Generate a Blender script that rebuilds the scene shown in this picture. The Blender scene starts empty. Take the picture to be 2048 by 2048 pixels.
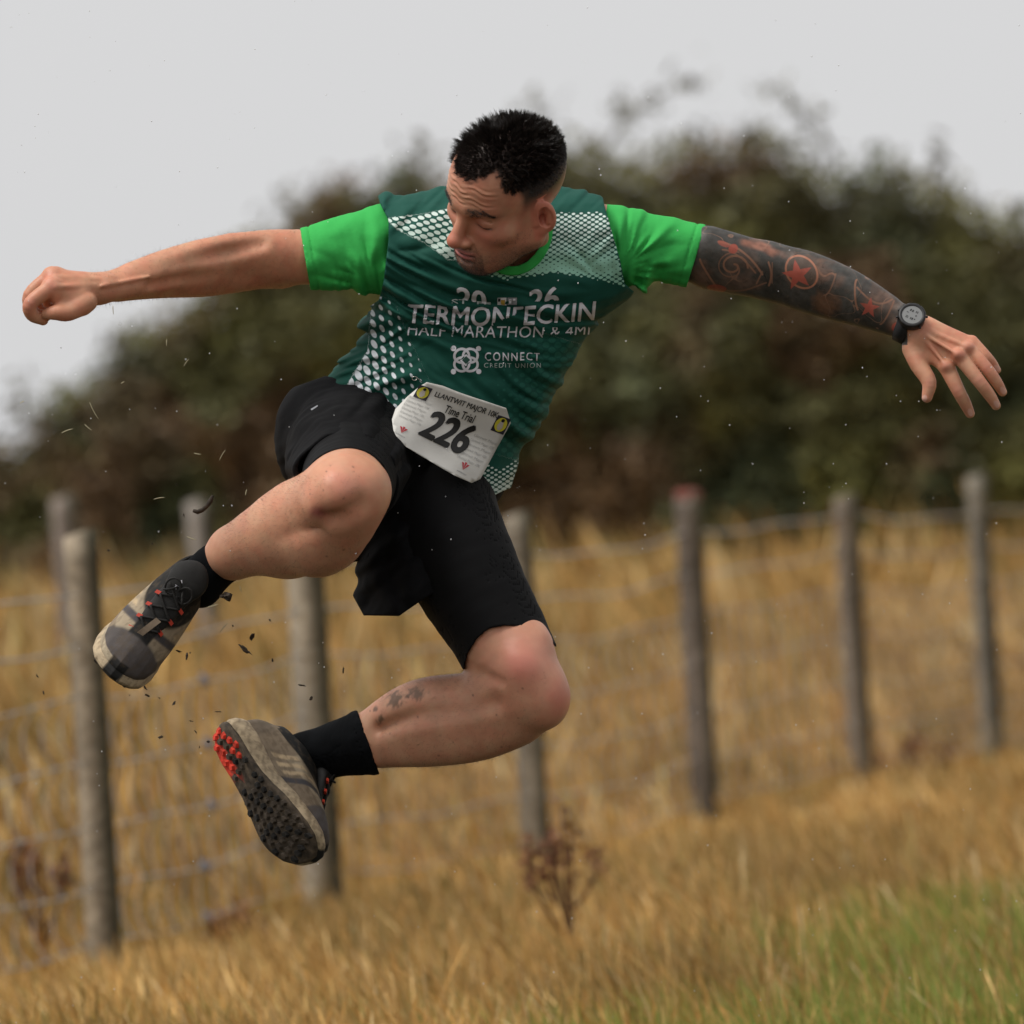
import bpy, bmesh, math, random
import numpy as np
from mathutils import Vector, Matrix
from mathutils.bvhtree import BVHTree

# ---------------------------------------------------------------- camera, sky, sun, exposure
sc = bpy.context.scene
C = sc.collection
EYE = 1.15                 # camera height, m
DIST = 14.0                # camera to the runner, m
FPX = 16520.0              # focal length in pixels of the 2048 px photograph
ROLL = math.radians(3.3)   # the photographer held the camera slightly tilted
cs, sn = math.cos(ROLL), math.sin(ROLL)

cam = bpy.data.cameras.new('camera')
cam_ob = bpy.data.objects.new('camera', cam); C.objects.link(cam_ob)
cam.sensor_width = 36.0; cam.lens = 36.0 * FPX / 2048.0
cam.clip_start = 0.5; cam.clip_end = 2000
cam_ob.matrix_world = Matrix(((cs, sn, 0, 0), (0, 0, -1, -DIST), (-sn, cs, 0, EYE), (0, 0, 0, 1)))
cam.dof.use_dof = True; cam.dof.focus_distance = DIST - 0.12
cam.dof.aperture_fstop = cam.lens / 1000.0 / 0.053
sc.camera = cam_ob

W = bpy.data.worlds.new('World'); sc.world = W; W.use_nodes = True
SUN_EL, SUN_AZ = math.radians(60), math.radians(-112)     # azimuth from +Y, clockwise; light comes from the left
nt = W.node_tree; nt.nodes.clear()
sky = nt.nodes.new('ShaderNodeTexSky'); sky.sky_type = 'NISHITA'; sky.sun_disc = False
sky.sun_elevation = SUN_EL; sky.sun_rotation = SUN_AZ
sky.air_density = 1.0; sky.dust_density = 4.0; sky.ozone_density = 1.0
bw = nt.nodes.new('ShaderNodeHueSaturation'); bw.inputs['Saturation'].default_value = 0.05   # cloud cover greys the sky
nt.links.new(sky.outputs[0], bw.inputs['Color'])
mixc = nt.nodes.new('ShaderNodeMix'); mixc.data_type = 'RGBA'; mixc.inputs[0].default_value = 0.86   # even overcast deck
nt.links.new(bw.outputs[0], mixc.inputs[6]); mixc.inputs[7].default_value = (7.6, 7.6, 7.68, 1)
bg = nt.nodes.new('ShaderNodeBackground'); bg.inputs[1].default_value = 0.05
nt.links.new(mixc.outputs[2], bg.inputs[0])
wo = nt.nodes.new('ShaderNodeOutputWorld'); nt.links.new(bg.outputs[0], wo.inputs[0])

sl = bpy.data.lights.new('sun', 'SUN'); sl.energy = 1.5; sl.angle = math.radians(30); sl.color = (1.0, 0.96, 0.9)
sun = bpy.data.objects.new('sun', sl); C.objects.link(sun)
sdir = Vector((math.sin(SUN_AZ) * math.cos(SUN_EL), math.cos(SUN_AZ) * math.cos(SUN_EL), math.sin(SUN_EL)))
sun.rotation_euler = sdir.to_track_quat('Z', 'Y').to_euler(); sun.location = (-6, -6, 12)

sc.view_settings.view_transform = 'Standard'; sc.view_settings.look = 'None'
sc.view_settings.gamma = 1; sc.view_settings.use_curve_mapping = False
sc.view_settings.exposure = 1.0
sc.render.engine = 'CYCLES'
sc.cycles.use_denoising = True
sc.cycles.max_bounces = 6; sc.cycles.transparent_max_bounces = 6

# ---------------------------------------------------------------- helpers
rng = np.random.default_rng(7)

def PI(px, py, y):
    """a point that the photograph shows at pixel px,py (2048 px frame), y metres behind the runner's plane; camera-level frame"""
    d = DIST + y
    return np.array([(px - 1024) / FPX * d, y, -(py - 1024) / FPX * d])

def R_(r, y=0.0): return r * (DIST + y) / FPX

def to_world(V):
    V = np.asarray(V, dtype=np.float64)
    o = np.empty_like(V)
    o[:, 0] = cs * V[:, 0] + sn * V[:, 2]; o[:, 1] = V[:, 1]; o[:, 2] = -sn * V[:, 0] + cs * V[:, 2] + EYE
    return o

def to_px(V):
    d = DIST + V[:, 1]
    return np.stack([1024 + V[:, 0] * FPX / d, 1024 - V[:, 2] * FPX / d], 1)

def tag(o, label=None, cat=None, group=None, kind=None):
    if label: o['label'] = label
    if cat: o['category'] = cat
    if group: o['group'] = group
    if kind: o['kind'] = kind
    return o

def empty(name, loc, label, cat, group=None):
    o = bpy.data.objects.new(name, None); C.objects.link(o); o.location = loc; o.empty_display_size = 0.1
    return tag(o, label, cat, group)

def link(name, me, parent=None, mats=None):
    o = bpy.data.objects.new(name, me); C.objects.link(o)
    for m in (mats if isinstance(mats, (list, tuple)) else [mats] if mats else []): me.materials.append(m)
    if parent is not None:
        o.parent = parent
        if parent.parent is None: o.matrix_parent_inverse = Matrix.Translation(-parent.location)
    return o

def make_mesh(name, V, F, parent=None, mats=None, smooth=True, cols=None, attrs=None, mat_idx=None, world=True):
    """V in the camera-level frame (world=False: already world); F an Nx4 / Nx3 array or a list of polygons"""
    V = np.asarray(V, dtype=np.float64)
    if world: V = to_world(V)
    me = bpy.data.meshes.new(name)
    if isinstance(F, np.ndarray):
        n, k = F.shape
        me.vertices.add(len(V)); me.vertices.foreach_set('co', V.astype(np.float32).ravel())
        me.loops.add(n * k); me.loops.foreach_set('vertex_index', F.astype(np.int32).ravel())
        me.polygons.add(n); me.polygons.foreach_set('loop_start', np.arange(0, n * k, k, dtype=np.int32))
        me.update(calc_edges=True)
    else:
        me.from_pydata([tuple(v) for v in V], [], F); me.update()
    if smooth: me.polygons.foreach_set('use_smooth', np.ones(len(me.polygons), dtype=bool))
    if mat_idx is not None: me.polygons.foreach_set('material_index', np.asarray(mat_idx, dtype=np.int32))
    if cols is not None:
        a = me.attributes.new('Col', 'FLOAT_COLOR', 'POINT')
        c4 = np.ones((len(V), 4), dtype=np.float32); c4[:, :3] = cols; a.data.foreach_set('color', c4.ravel())
    for k_, v_ in (attrs or {}).items():
        if v_.ndim == 1:
            a = me.attributes.new(k_, 'FLOAT', 'POINT'); a.data.foreach_set('value', v_.astype(np.float32))
        else:
            a = me.attributes.new(k_, 'FLOAT_VECTOR', 'POINT'); a.data.foreach_set('vector', v_.astype(np.float32).ravel())
    return link(name, me, parent, mats)

def wn(p, f, seed=0, octv=2):
    """cheap smooth noise about -1..1: a sum of warped sines"""
    r = np.random.default_rng(seed); o = 0; amp = 1; tot = 0
    for k in range(octv):
        q = p * f
        for j in range(4):
            d = r.normal(size=3); d /= np.linalg.norm(d); d *= r.uniform(.7, 1.3)
            d2 = r.normal(size=3); d2 *= .6 / np.linalg.norm(d2)
            o = o + amp * np.sin(q @ d * 6.283 + r.uniform(0, 6.28) + 1.3 * np.sin(q @ d2 * 6.283 + r.uniform(0, 6.28)))
        tot += amp * 2; f *= 2.03; amp *= .5
    return o / tot

def sstep(a, b, x):
    t = np.clip((x - a) / (b - a), 0, 1); return t * t * (3 - 2 * t)

# ---------------------------------------------------------------- signed-distance modelling
def rc(a, b, ra, rb):
    a = np.asarray(a, float); b = np.asarray(b, float); ba = b - a; L = ba @ ba + 1e-12
    def f(p):
        q = p - a; t = np.clip(q @ ba / L, 0, 1)
        return np.sqrt(((q - t[:, None] * ba) ** 2).sum(1)) - (ra + (rb - ra) * t)
    m = max(ra, rb); f.lo = np.minimum(a, b) - m; f.hi = np.maximum(a, b) + m
    return f

def el(c, r, rot=None):
    c = np.asarray(c, float); r = np.asarray(r, float)
    def f(p):
        q = p - c
        if rot is not None: q = q @ rot
        k0 = np.sqrt(((q / r) ** 2).sum(1)); k1 = np.sqrt(((q / r ** 2) ** 2).sum(1)) + 1e-9
        return k0 * (k0 - 1) / k1
    m = r.max(); f.lo = c - m; f.hi = c + m
    return f

def smin(a, b, k):
    h = np.maximum(k - np.abs(a - b), 0) / k
    return np.minimum(a, b) - h * h * k * .25

def smax(a, b, k): return -smin(-a, -b, k)

class G:
    """a group of primitives; op '+' joins, '-' carves, k is the blend width"""
    def __init__(s, items, xf=None, post=None):
        s.items = [(i if isinstance(i, tuple) else (i,)) for i in items]
        s.items = [(i[0], i[1] if len(i) > 1 else .012, i[2] if len(i) > 2 else '+') for i in s.items]
        lo = np.min([i[0].lo for i in s.items if i[2] == '+'], 0); hi = np.max([i[0].hi for i in s.items if i[2] == '+'], 0)
        s.xf = xf; s.post = post
        if xf is not None:
            M, c = xf
            cor = np.array([[(lo, hi)[i][0], (lo, hi)[j][1], (lo, hi)[k][2]] for i in (0, 1) for j in (0, 1) for k in (0, 1)])
            cor = cor @ M.T + c; lo, hi = cor.min(0), cor.max(0)
        s.lo, s.hi = lo - .01, hi + .01
    def __call__(s, p):
        bd = np.sqrt((np.maximum(np.maximum(s.lo - p, p - s.hi), 0) ** 2).sum(1))
        out = bd + .04
        m = bd < .05
        if m.any():
            q = p[m]
            if s.xf is not None: q = (q - s.xf[1]) @ s.xf[0]
            d = None
            for f, k, op in s.items:
                e = f(q)
                if d is None: d = e
                elif op == '+': d = smin(d, e, k)
                else: d = smax(d, -e, k)
            if s.post: d = s.post(q, d)
            out[m] = d
        return out

class U:
    def __init__(s, gs, ks):
        s.gs, s.ks = gs, ks
        s.lo = np.min([g.lo for g in gs], 0); s.hi = np.max([g.hi for g in gs], 0)
    def __call__(s, p):
        d = s.gs[0](p)
        for g, k in zip(s.gs[1:], s.ks): d = smin(d, g(p), k)
        return d

def polycone(pts, rad):
    """one smooth limb: densely resampled centre line with a varying radius"""
    pts = np.asarray(pts, float); rad = np.asarray(rad, float)
    D = np.concatenate([pts, rad[:, None]], 1); n = len(D)
    Pd = np.concatenate([2 * D[:1] - D[1:2], D, 2 * D[-1:] - D[-2:-1]])
    out = []
    for i in range(n - 1):
        p0, p1, p2, p3 = Pd[i:i + 4]
        for t in (0, .25, .5, .75):
            out.append(.5 * (2 * p1 + (p2 - p0) * t + (2 * p0 - 5 * p1 + 4 * p2 - p3) * t * t + (3 * p1 - p0 - 3 * p2 + p3) * t ** 3))
    out.append(D[-1]); out = np.array(out)
    segs = [rc(a[:3], b[:3], a[3], b[3]) for a, b in zip(out[:-1], out[1:])]
    def f(p):
        d = segs[0](p)
        for s_ in segs[1:]: d = np.minimum(d, s_(p))
        return d
    f.lo = np.min([q.lo for q in segs], 0); f.hi = np.max([q.hi for q in segs], 0)
    return f

def chain(nodes, k=.01):
    """nodes (px, py, y, radius_px) -> one tapered limb"""
    return [(polycone([PI(*a[:3]) for a in nodes], [R_(a[3], a[2]) for a in nodes]), k)]

def surface(f, h, lo=None, hi=None, newton=2, lip=1.35):
    lo = np.asarray(f.lo if lo is None else lo) - 3 * h; hi = np.asarray(f.hi if hi is None else hi) + 3 * h
    n = np.ceil((hi - lo) / (8 * h)).astype(int) + 1
    g = np.stack(np.meshgrid(*[np.arange(k) for k in n], indexing='ij'), -1).reshape(-1, 3)
    H = 8 * h
    c = lo + (g + .5) * H
    g = g[np.abs(f(c)) < H * .87 * lip]
    sub = np.stack(np.meshgrid(*[np.arange(4)] * 3, indexing='ij'), -1).reshape(-1, 3)
    g = (g[:, None] * 4 + sub[None]).reshape(-1, 3); H = 2 * h
    g = g[np.abs(f(lo + (g + .5) * H)) < H * .87 * lip]
    sub = np.stack(np.meshgrid(*[np.arange(3)] * 3, indexing='ij'), -1).reshape(-1, 3)
    g = (g[:, None] * 2 + sub[None]).reshape(-1, 3)
    N = n * 8 + 4
    st = np.array([N[1] * N[2], N[2], 1], dtype=np.int64)
    key = np.unique((g + 1) @ st)
    ijk = np.stack([key // st[0], (key % st[0]) // st[1], key % st[1]], 1)
    val = f(lo + (ijk - 1) * h)
    cell_ids = []; cross = []; quads = []
    for ax in range(3):
        nb = key + st[ax]
        j = np.searchsorted(key, nb); j[j == len(key)] = 0
        ok = (key[j] == nb)
        i0 = np.nonzero(ok & ((val < 0) != (val[j] < 0)))[0]; i1 = j[i0]
        t = val[i0] / (val[i0] - val[i1])
        pos = ijk[i0].astype(float); pos[:, ax] += t
        b, c_ = (ax + 1) % 3, (ax + 2) % 3
        base = key[i0]
        q = np.stack([base - st[b] - st[c_], base - st[c_], base, base - st[b]], 1)
        flip = val[i0] >= 0
        q[flip] = q[flip][:, ::-1]
        quads.append(q); cross.append(np.repeat(pos, 4, 0))
        cell_ids.append(q.ravel())
    Q = np.concatenate(quads); ids = np.concatenate(cell_ids)
    pos = np.concatenate(cross)
    uq, inv = np.unique(ids, return_inverse=True)
    cnt = np.bincount(inv)
    V = np.stack([np.bincount(inv, pos[:, a]) / cnt for a in range(3)], 1)
    F = inv.reshape(-1, 4)
    V = lo + (V - 1) * h
    V = project(f, V, newton, h)
    return V, F

T4 = np.array([[1, 1, 1], [1, -1, -1], [-1, 1, -1], [-1, -1, 1]], float)
def grad(f, V, e=6e-4):
    g = 0
    for t in T4: g = g + f(V + e * t)[:, None] * t
    g = g / (4 * e)
    return g
def project(f, V, it, h):
    for _ in range(it):
        d = f(V); g = grad(f, V); g2 = (g ** 2).sum(1) + 1e-6
        st_ = np.clip(d / g2, -h, h)
        V = V - st_[:, None] * g * .85
    return V

def refine(V, polys, mask):
    """split the masked quads in four; neighbours of the region become n-gons"""
    F = polys[0]; rest = polys[1]
    M = F[mask]
    e = np.concatenate([np.sort(M[:, [i, (i + 1) % 4]], 1) for i in range(4)])
    ek = e[:, 0].astype(np.int64) * (len(V) + 1) + e[:, 1]
    uk, inv = np.unique(ek, return_inverse=True)
    ue = np.stack([uk // (len(V) + 1), uk % (len(V) + 1)], 1)
    mid = V[ue].mean(1); ctr = V[M].mean(1)
    m0 = len(V); c0 = m0 + len(mid); nM = len(M)
    ei = inv.reshape(4, nM).T + m0
    ci = c0 + np.arange(nM)
    newq = np.concatenate([np.stack([M[:, i], ei[:, i], ci, ei[:, (i + 3) % 4]], 1) for i in range(4)])
    V2 = np.concatenate([V, mid, ctr])
    keep = F[~mask]
    touched = np.zeros(len(keep), bool); NV = len(V) + 1
    emaps = []
    for i in range(4):
        k = np.sort(keep[:, [i, (i + 1) % 4]], 1); kk = k[:, 0].astype(np.int64) * NV + k[:, 1]
        j = np.searchsorted(uk, kk); j[j == len(uk)] = 0
        hit = uk[j] == kk; touched |= hit; emaps.append(np.where(hit, j + m0, -1))
    emaps = np.stack(emaps, 1)
    ng = []
    for r in np.nonzero(touched)[0]:
        pl = []
        for i in range(4):
            pl.append(int(keep[r, i]))
            if emaps[r, i] >= 0: pl.append(int(emaps[r, i]))
        ng.append(pl)
    return V2, (np.concatenate([keep[~touched], newq]), rest + ng)

def poly_mesh(name, V, polys, **kw):
    F, ng = polys
    if not ng: return make_mesh(name, V, F, **kw)
    V = to_world(V)
    me = bpy.data.meshes.new(name)
    sizes = np.concatenate([np.full(len(F), 4), [len(p) for p in ng]]).astype(np.int32)
    flat = np.concatenate([F.ravel(), np.array([i for p in ng for i in p])]).astype(np.int32)
    me.vertices.add(len(V)); me.vertices.foreach_set('co', V.astype(np.float32).ravel())
    me.loops.add(len(flat)); me.loops.foreach_set('vertex_index', flat)
    me.polygons.add(len(sizes)); me.polygons.foreach_set('loop_start', np.concatenate([[0], np.cumsum(sizes)[:-1]]).astype(np.int32))
    me.update(calc_edges=True)
    me.polygons.foreach_set('use_smooth', np.ones(len(sizes), bool))
    if kw.get('cols') is not None:
        a = me.attributes.new('Col', 'FLOAT_COLOR', 'POINT')
        c4 = np.ones((len(V), 4), dtype=np.float32); c4[:, :3] = kw['cols']; a.data.foreach_set('color', c4.ravel())
    return link(name, me, kw.get('parent'), kw.get('mats'))

# ---------------------------------------------------------------- materials
def nodes_of(m): return m.node_tree.nodes, m.node_tree.links
def mat(name, col=(.5, .5, .5), rough=.6, spec=.4, attr=None, noise=None, bump=None, sss=0, sheen=0, metal=0):
    """attr: use the mesh colour; noise: (scale, amount) tints; bump: list of (scale, strength, distance)"""
    m = bpy.data.materials.new(name); m.use_nodes = True
    N, L = nodes_of(m); b = N['Principled BSDF']
    b.inputs['Roughness'].default_value = rough; b.inputs['Specular IOR Level'].default_value = spec
    b.inputs['Metallic'].default_value = metal
    if attr:
        a = N.new('ShaderNodeAttribute'); a.attribute_name = attr; src = a.outputs['Color']
    else:
        r = N.new('ShaderNodeRGB'); r.outputs[0].default_value = (*col, 1); src = r.outputs[0]
    tc = N.new('ShaderNodeTexCoord')
    for sc_, amt in (noise or []):
        n = N.new('ShaderNodeTexNoise'); n.inputs['Scale'].default_value = sc_; n.inputs['Detail'].default_value = 4
        L.new(tc.outputs['Object'], n.inputs['Vector'])
        mr = N.new('ShaderNodeMapRange'); mr.inputs[1].default_value = .3; mr.inputs[2].default_value = .7
        mr.inputs[3].default_value = 1 - amt; mr.inputs[4].default_value = 1 + amt
        L.new(n.outputs['Fac'], mr.inputs[0])
        mx = N.new('ShaderNodeMix'); mx.data_type = 'RGBA'; mx.blend_type = 'MULTIPLY'; mx.inputs[0].default_value = 1
        L.new(src, mx.inputs[6]); L.new(mr.outputs[0], mx.inputs[7]); src = mx.outputs[2]
    L.new(src, b.inputs['Base Color'])
    nrm = None
    for sc_, s_, d_ in (bump or []):
        n = N.new('ShaderNodeTexNoise'); n.inputs['Scale'].default_value = sc_; n.inputs['Detail'].default_value = 3
        L.new(tc.outputs['Object'], n.inputs['Vector'])
        bp = N.new('ShaderNodeBump'); bp.inputs['Strength'].default_value = s_; bp.inputs['Distance'].default_value = d_
        L.new(n.outputs['Fac'], bp.inputs['Height'])
        if nrm: L.new(nrm, bp.inputs['Normal'])
        nrm = bp.outputs[0]
    if nrm: L.new(nrm, b.inputs['Normal'])
    if sss:
        b.inputs['Subsurface Weight'].default_value = sss; b.inputs['Subsurface Radius'].default_value = (1, .35, .2)
        b.inputs['Subsurface Scale'].default_value = .006
    if sheen:
        b.inputs['Sheen Weight'].default_value = sheen
    return m
# ---------------------------------------------------------------- the runner: body
person = empty('person', to_world(PI(760, 1500, 0)[None])[0] * np.array([1, 1, 0]),
               'man in a green running shirt and black shorts leaping in mid-air, arms spread, looking down', 'person')

def hum(a, k): return (a, k)

# head frame: columns = the person's left, forward (face), up, in the camera-level frame
HM = np.array([[0.67820408, -0.73313635, -0.05050064], [-0.60760065, -0.52076628, -0.59968653], [-0.41335296, -0.43739407, 0.79863994]])
HS = 1.05
HC = PI(1011, 401, -.235)

def sym(f, *a):
    return [f(np.array([s * a[0][0], a[0][1], a[0][2]]), *a[1:]) for s in (1, -1)]

def head_items():
    it = [(el((0, -.014, .047), (.0745, .100, .085)), .01),
          (el((0, .034, .052), (.060, .056, .058)), .03),
          (el((0, .034, -.020), (.056, .052, .072)), .03),
          (el((0, .036, -.050), (.044, .049, .043)), .03),
          (el((0, .073, -.076), (.020, .017, .0175)), .025),
          (el((0, .065, -.050), (.031, .030, .029)), .02)]
    for s in (1, -1):
        it += [(rc((s * .054, .0, -.040), (s * .016, .064, -.076), .017, .0145), .03),
               (rc((s * .060, -.008, -.01), (s * .056, .0, -.038), .016, .018), .03),
               (el((s * .045, .054, -.010), (.021, .021, .015)), .025),
               (rc((s * .010, .087, .033), (s * .042, .069, .037), .0085, .0085), .016),
               (el((s * .035, .090, .010), (.019, .015, .0125)), .012, '-'),
               (el((s * .034, .066, .011), (.0170, .0155, .0140)), .006),
               ]
    # nose
    it += [(rc((0, .086, .020), (0, .1085, -.020), .0078, .0118), .010),
           (el((0, .112, -.022), (.0115, .0105, .0100)), .008)]
    for s in (1, -1):
        it += [(el((s * .0138, .099, -.0265), (.0082, .0105, .0078)), .007),
               ]
    # mouth
    it += [(el((0, .0905, -.0460), (.0225, .0115, .0055)), .005),
           (el((0, .0890, -.0560), (.0190, .0115, .0065)), .005),
           (rc((-.021, .094, -.0522), (0, .1015, -.0510), .0016, .0018), .003, '-'),
           (rc((.021, .094, -.0522), (0, .1015, -.0510), .0016, .0018), .003, '-'),
           (el((0, .094, -.0665), (.017, .007, .0040)), .008, '-')]
    # upper-lid creases and lash slits
    for s in (1, -1):
        it += [(rc((s * .022, .0815, .0055), (s * .035, .0835, .0035), .0011, .0011), .002, '-'),
               (rc((s * .035, .0835, .0035), (s * .048, .0745, .0055), .0011, .0011), .002, '-'),
               (rc((s * .023, .0795, .0175), (s * .034, .0835, .0200), .0010, .0010), .004, '-'),
               (rc((s * .034, .0835, .0200), (s * .047, .0735, .0165), .0010, .0010), .004, '-')]
    # ears
    for s in (1, -1):
        a = math.radians(24) * s; ce = np.array([s * .0785, -.012, .0])
        rot = np.array([[math.cos(a), -math.sin(a), 0], [math.sin(a), math.cos(a), 0], [0, 0, 1]])
        t = math.radians(-10); rot = rot @ np.array([[1, 0, 0], [0, math.cos(t), -math.sin(t)], [0, math.sin(t), math.cos(t)]])
        it += [(el(ce, (.0085, .0185, .031), rot), .006),
               (el(ce + np.array([s * .0075, .0035, .002]), (.0095, .0125, .0205), rot), .002, '-'), (el(ce + np.array([s * .003, .005, -.003]), (.010, .007, .011), rot), .002, '-'),
               (rc(ce + np.array([s * .004, -.006, .014]), ce + np.array([s * .004, -.004, -.010]), .0035, .0035), .006),
               (el(ce + np.array([-s * .003, .006, -.024]), (.006, .009, .009)), .006),
               (rc((s * .068, .004, .002), (s * .072, .004, -.008), .005, .005), .005)]
    return it

def head_post(q, d):
    x, y, z = q.T
    # brow-raising wrinkles across the forehead, cheek folds
    m = sstep(.040, .050, z) * (1 - sstep(.076, .086, z)) * sstep(.02, .045, y) * (1 - sstep(.045, .06, np.abs(x)))
    wv = z - .0055 * np.sin(np.abs(x) * 60 + .6) + .0016 * np.sin(x * 190)
    d = d - m * .00066 * np.sin(wv * 2 * np.pi / .0088) * (.7 + .5 * np.sin(x * 130 + z * 300))
    # frown line, nasolabial fold
    for s in (1, -1):
        dd = np.abs((s * x - .019) - (-.028 - z) * .45)
        m2 = np.exp(-(dd / .0025) ** 2) * sstep(-.062, -.05, z) * (1 - sstep(-.032, -.022, z)) * sstep(.05, .07, y)
        d = d + m2 * .0010
    return d

def hd(lp):  # head-local -> frame
    return HC + HS * HM @ np.asarray(lp, float)

def scale_items(it, s):
    o = []
    for i in it:
        f, k = i[0], i[1]
        def g(p, f=f): return f(p / s) * s
        g.lo, g.hi = f.lo * s, f.hi * s
        o.append((g, k * s) + tuple(i[2:]))
    return o
head = G(scale_items(head_items(), HS), xf=(HM, HC), post=lambda q, d: head_post(q / HS, d))

neck = G(chain([(1005, 505, -.085, 70), (1030, 455, -.15, 60)]) + chain([(1075, 520, -.115, 22), (1078, 462, -.185, 18)], .02) + chain([(990, 530, -.15, 16), (1062, 470, -.20, 14)], .02) +
         [(el(PI(985, 492, -.205), np.array([.011, .011, .014])), .012)])

torso = G([(el(PI(985, 560, -.045), np.array([.165, .080, .155])), .03),
           (rc(PI(810, 478, -.05), PI(1180, 480, -.05), .058, .058), .05),
           (el(PI(900, 740, .0), np.array([.125, .085, .20])), .06),
           (el(PI(800, 910, .03), np.array([.125, .088, .10])), .06)])

armR = G(chain([(810, 490, -.05, 66), (740, 500, -.065, 66), (650, 512, -.085, 56), (600, 516, -.09, 53), (520, 520, -.10, 46),
                (455, 525, -.115, 44), (410, 532, -.135, 46), (330, 545, -.165, 40), (262, 561, -.195, 32), (215, 572, -.215, 29), (192, 578, -.225, 29)]) +
         [(polycone([PI(600, 500, -.10), PI(540, 497, -.115), PI(470, 496, -.125)], [.022, .028, .018]), .03),     # biceps
          (rc(PI(560, 545, -.06), PI(480, 550, -.09), .026, .020), .03),     # triceps
          (polycone([PI(520, 500, -.125), PI(440, 503, -.15), PI(360, 522, -.175), PI(270, 548, -.20)], [.012, .022, .020, .010]), .03),    # brachioradialis
          (polycone([PI(480, 545, -.09), PI(420, 558, -.11), PI(320, 568, -.15), PI(240, 580, -.20)], [.02, .027, .020, .01]), .03),
          (rc(PI(350, 556, -.188), PI(215, 585, -.238), .004, .0075), .03),  # tendon ridge
          (polycone([PI(520, 486, -.150), PI(470, 500, -.162), PI(420, 511, -.186), PI(350, 528, -.216)], [.004, .0065, .006, .003]), .022, '-'),
          (polycone([PI(420, 556, -.178), PI(360, 560, -.196), PI(300, 570, -.214)], [.003, .005, .003]), .02, '-'),
          (polycone([PI(300, 553, -.222), PI(255, 562, -.236), PI(205, 572, -.256)], [.001, .0028, .0022]), .006),
          (el(PI(216, 562, -.238), np.array([.011, .010, .010])), .012)])

def fingers(*chs): return [c for ch in chs for c in chain(ch, .004)]
handR = G(chain([(196, 577, -.225, 29), (165, 582, -.235, 30)], .02) +
          [(rc(PI(160, 572, -.24), PI(110, 558, -.252), .022, .0175), .018), (rc(PI(158, 590, -.25), PI(112, 585, -.268), .021, .018), .018),
           (rc(PI(160, 570, -.21), PI(112, 556, -.215), .022, .0165), .018),
           (rc(PI(165, 612, -.262), PI(128, 622, -.270), .0165, .0150), .016),
           (el(PI(102, 572, -.275), np.array([.0155, .014, .0145])), .012),        # index knuckle
           (el(PI(103, 549, -.250), np.array([.0145, .014, .0130])), .010),
           (el(PI(112, 549, -.215), np.array([.0125, .013, .0120])), .010)] +
          fingers([(104, 574, -.275, 17), (62, 606, -.285, 14.5), (64, 629, -.275, 13.5), (86, 640, -.262, 11)],
                  [(100, 552, -.250, 15), (60, 590, -.255, 14), (66, 624, -.245, 13), (92, 632, -.235, 11)],
                  [(106, 553, -.220, 14), (72, 588, -.222, 13), (78, 620, -.215, 12), (100, 626, -.21, 10)],
                  [(120, 560, -.195, 12), (92, 590, -.196, 11), (96, 612, -.19, 10), (114, 616, -.19, 9)],
                  [(176, 604, -.262, 19), (138, 624, -.275, 18), (112, 625, -.280, 15.5), (93, 628, -.276, 10.5)]) +
          [(rc(PI(190, 560, -.248), PI(112, 556, -.268), .0035, .003), .006), (rc(PI(190, 572, -.252), PI(112, 574, -.286), .0035, .003), .006)])

armL = G(chain([(1180, 480, -.04, 66), (1260, 487, -.035, 64), (1330, 498, -.03, 54), (1400, 512, -.03, 52), (1480, 529, -.03, 51),
                (1560, 549, -.035, 49), (1620, 565, -.045, 48), (1680, 585, -.055, 46), (1730, 606, -.07, 40), (1775, 629, -.08, 35), (1815, 648, -.09, 31)]) +
         [(rc(PI(1420, 490, -.05), PI(1530, 516, -.055), .028, .020), .03), (rc(PI(1420, 540, -.02), PI(1520, 562, -.03), .028, .022), .03),
          (polycone([PI(1540, 520, -.05), PI(1610, 535, -.065), PI(1700, 570, -.08), PI(1770, 610, -.09)], [.02, .026, .02, .01]), .03), (polycone([PI(1560, 575, -.03), PI(1620, 594, -.04), PI(1720, 625, -.06), PI(1780, 645, -.075)], [.018, .024, .018, .01]), .03),
          (el(PI(1806, 622, -.102), np.array([.011, .010, .010])), .012)])
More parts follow.
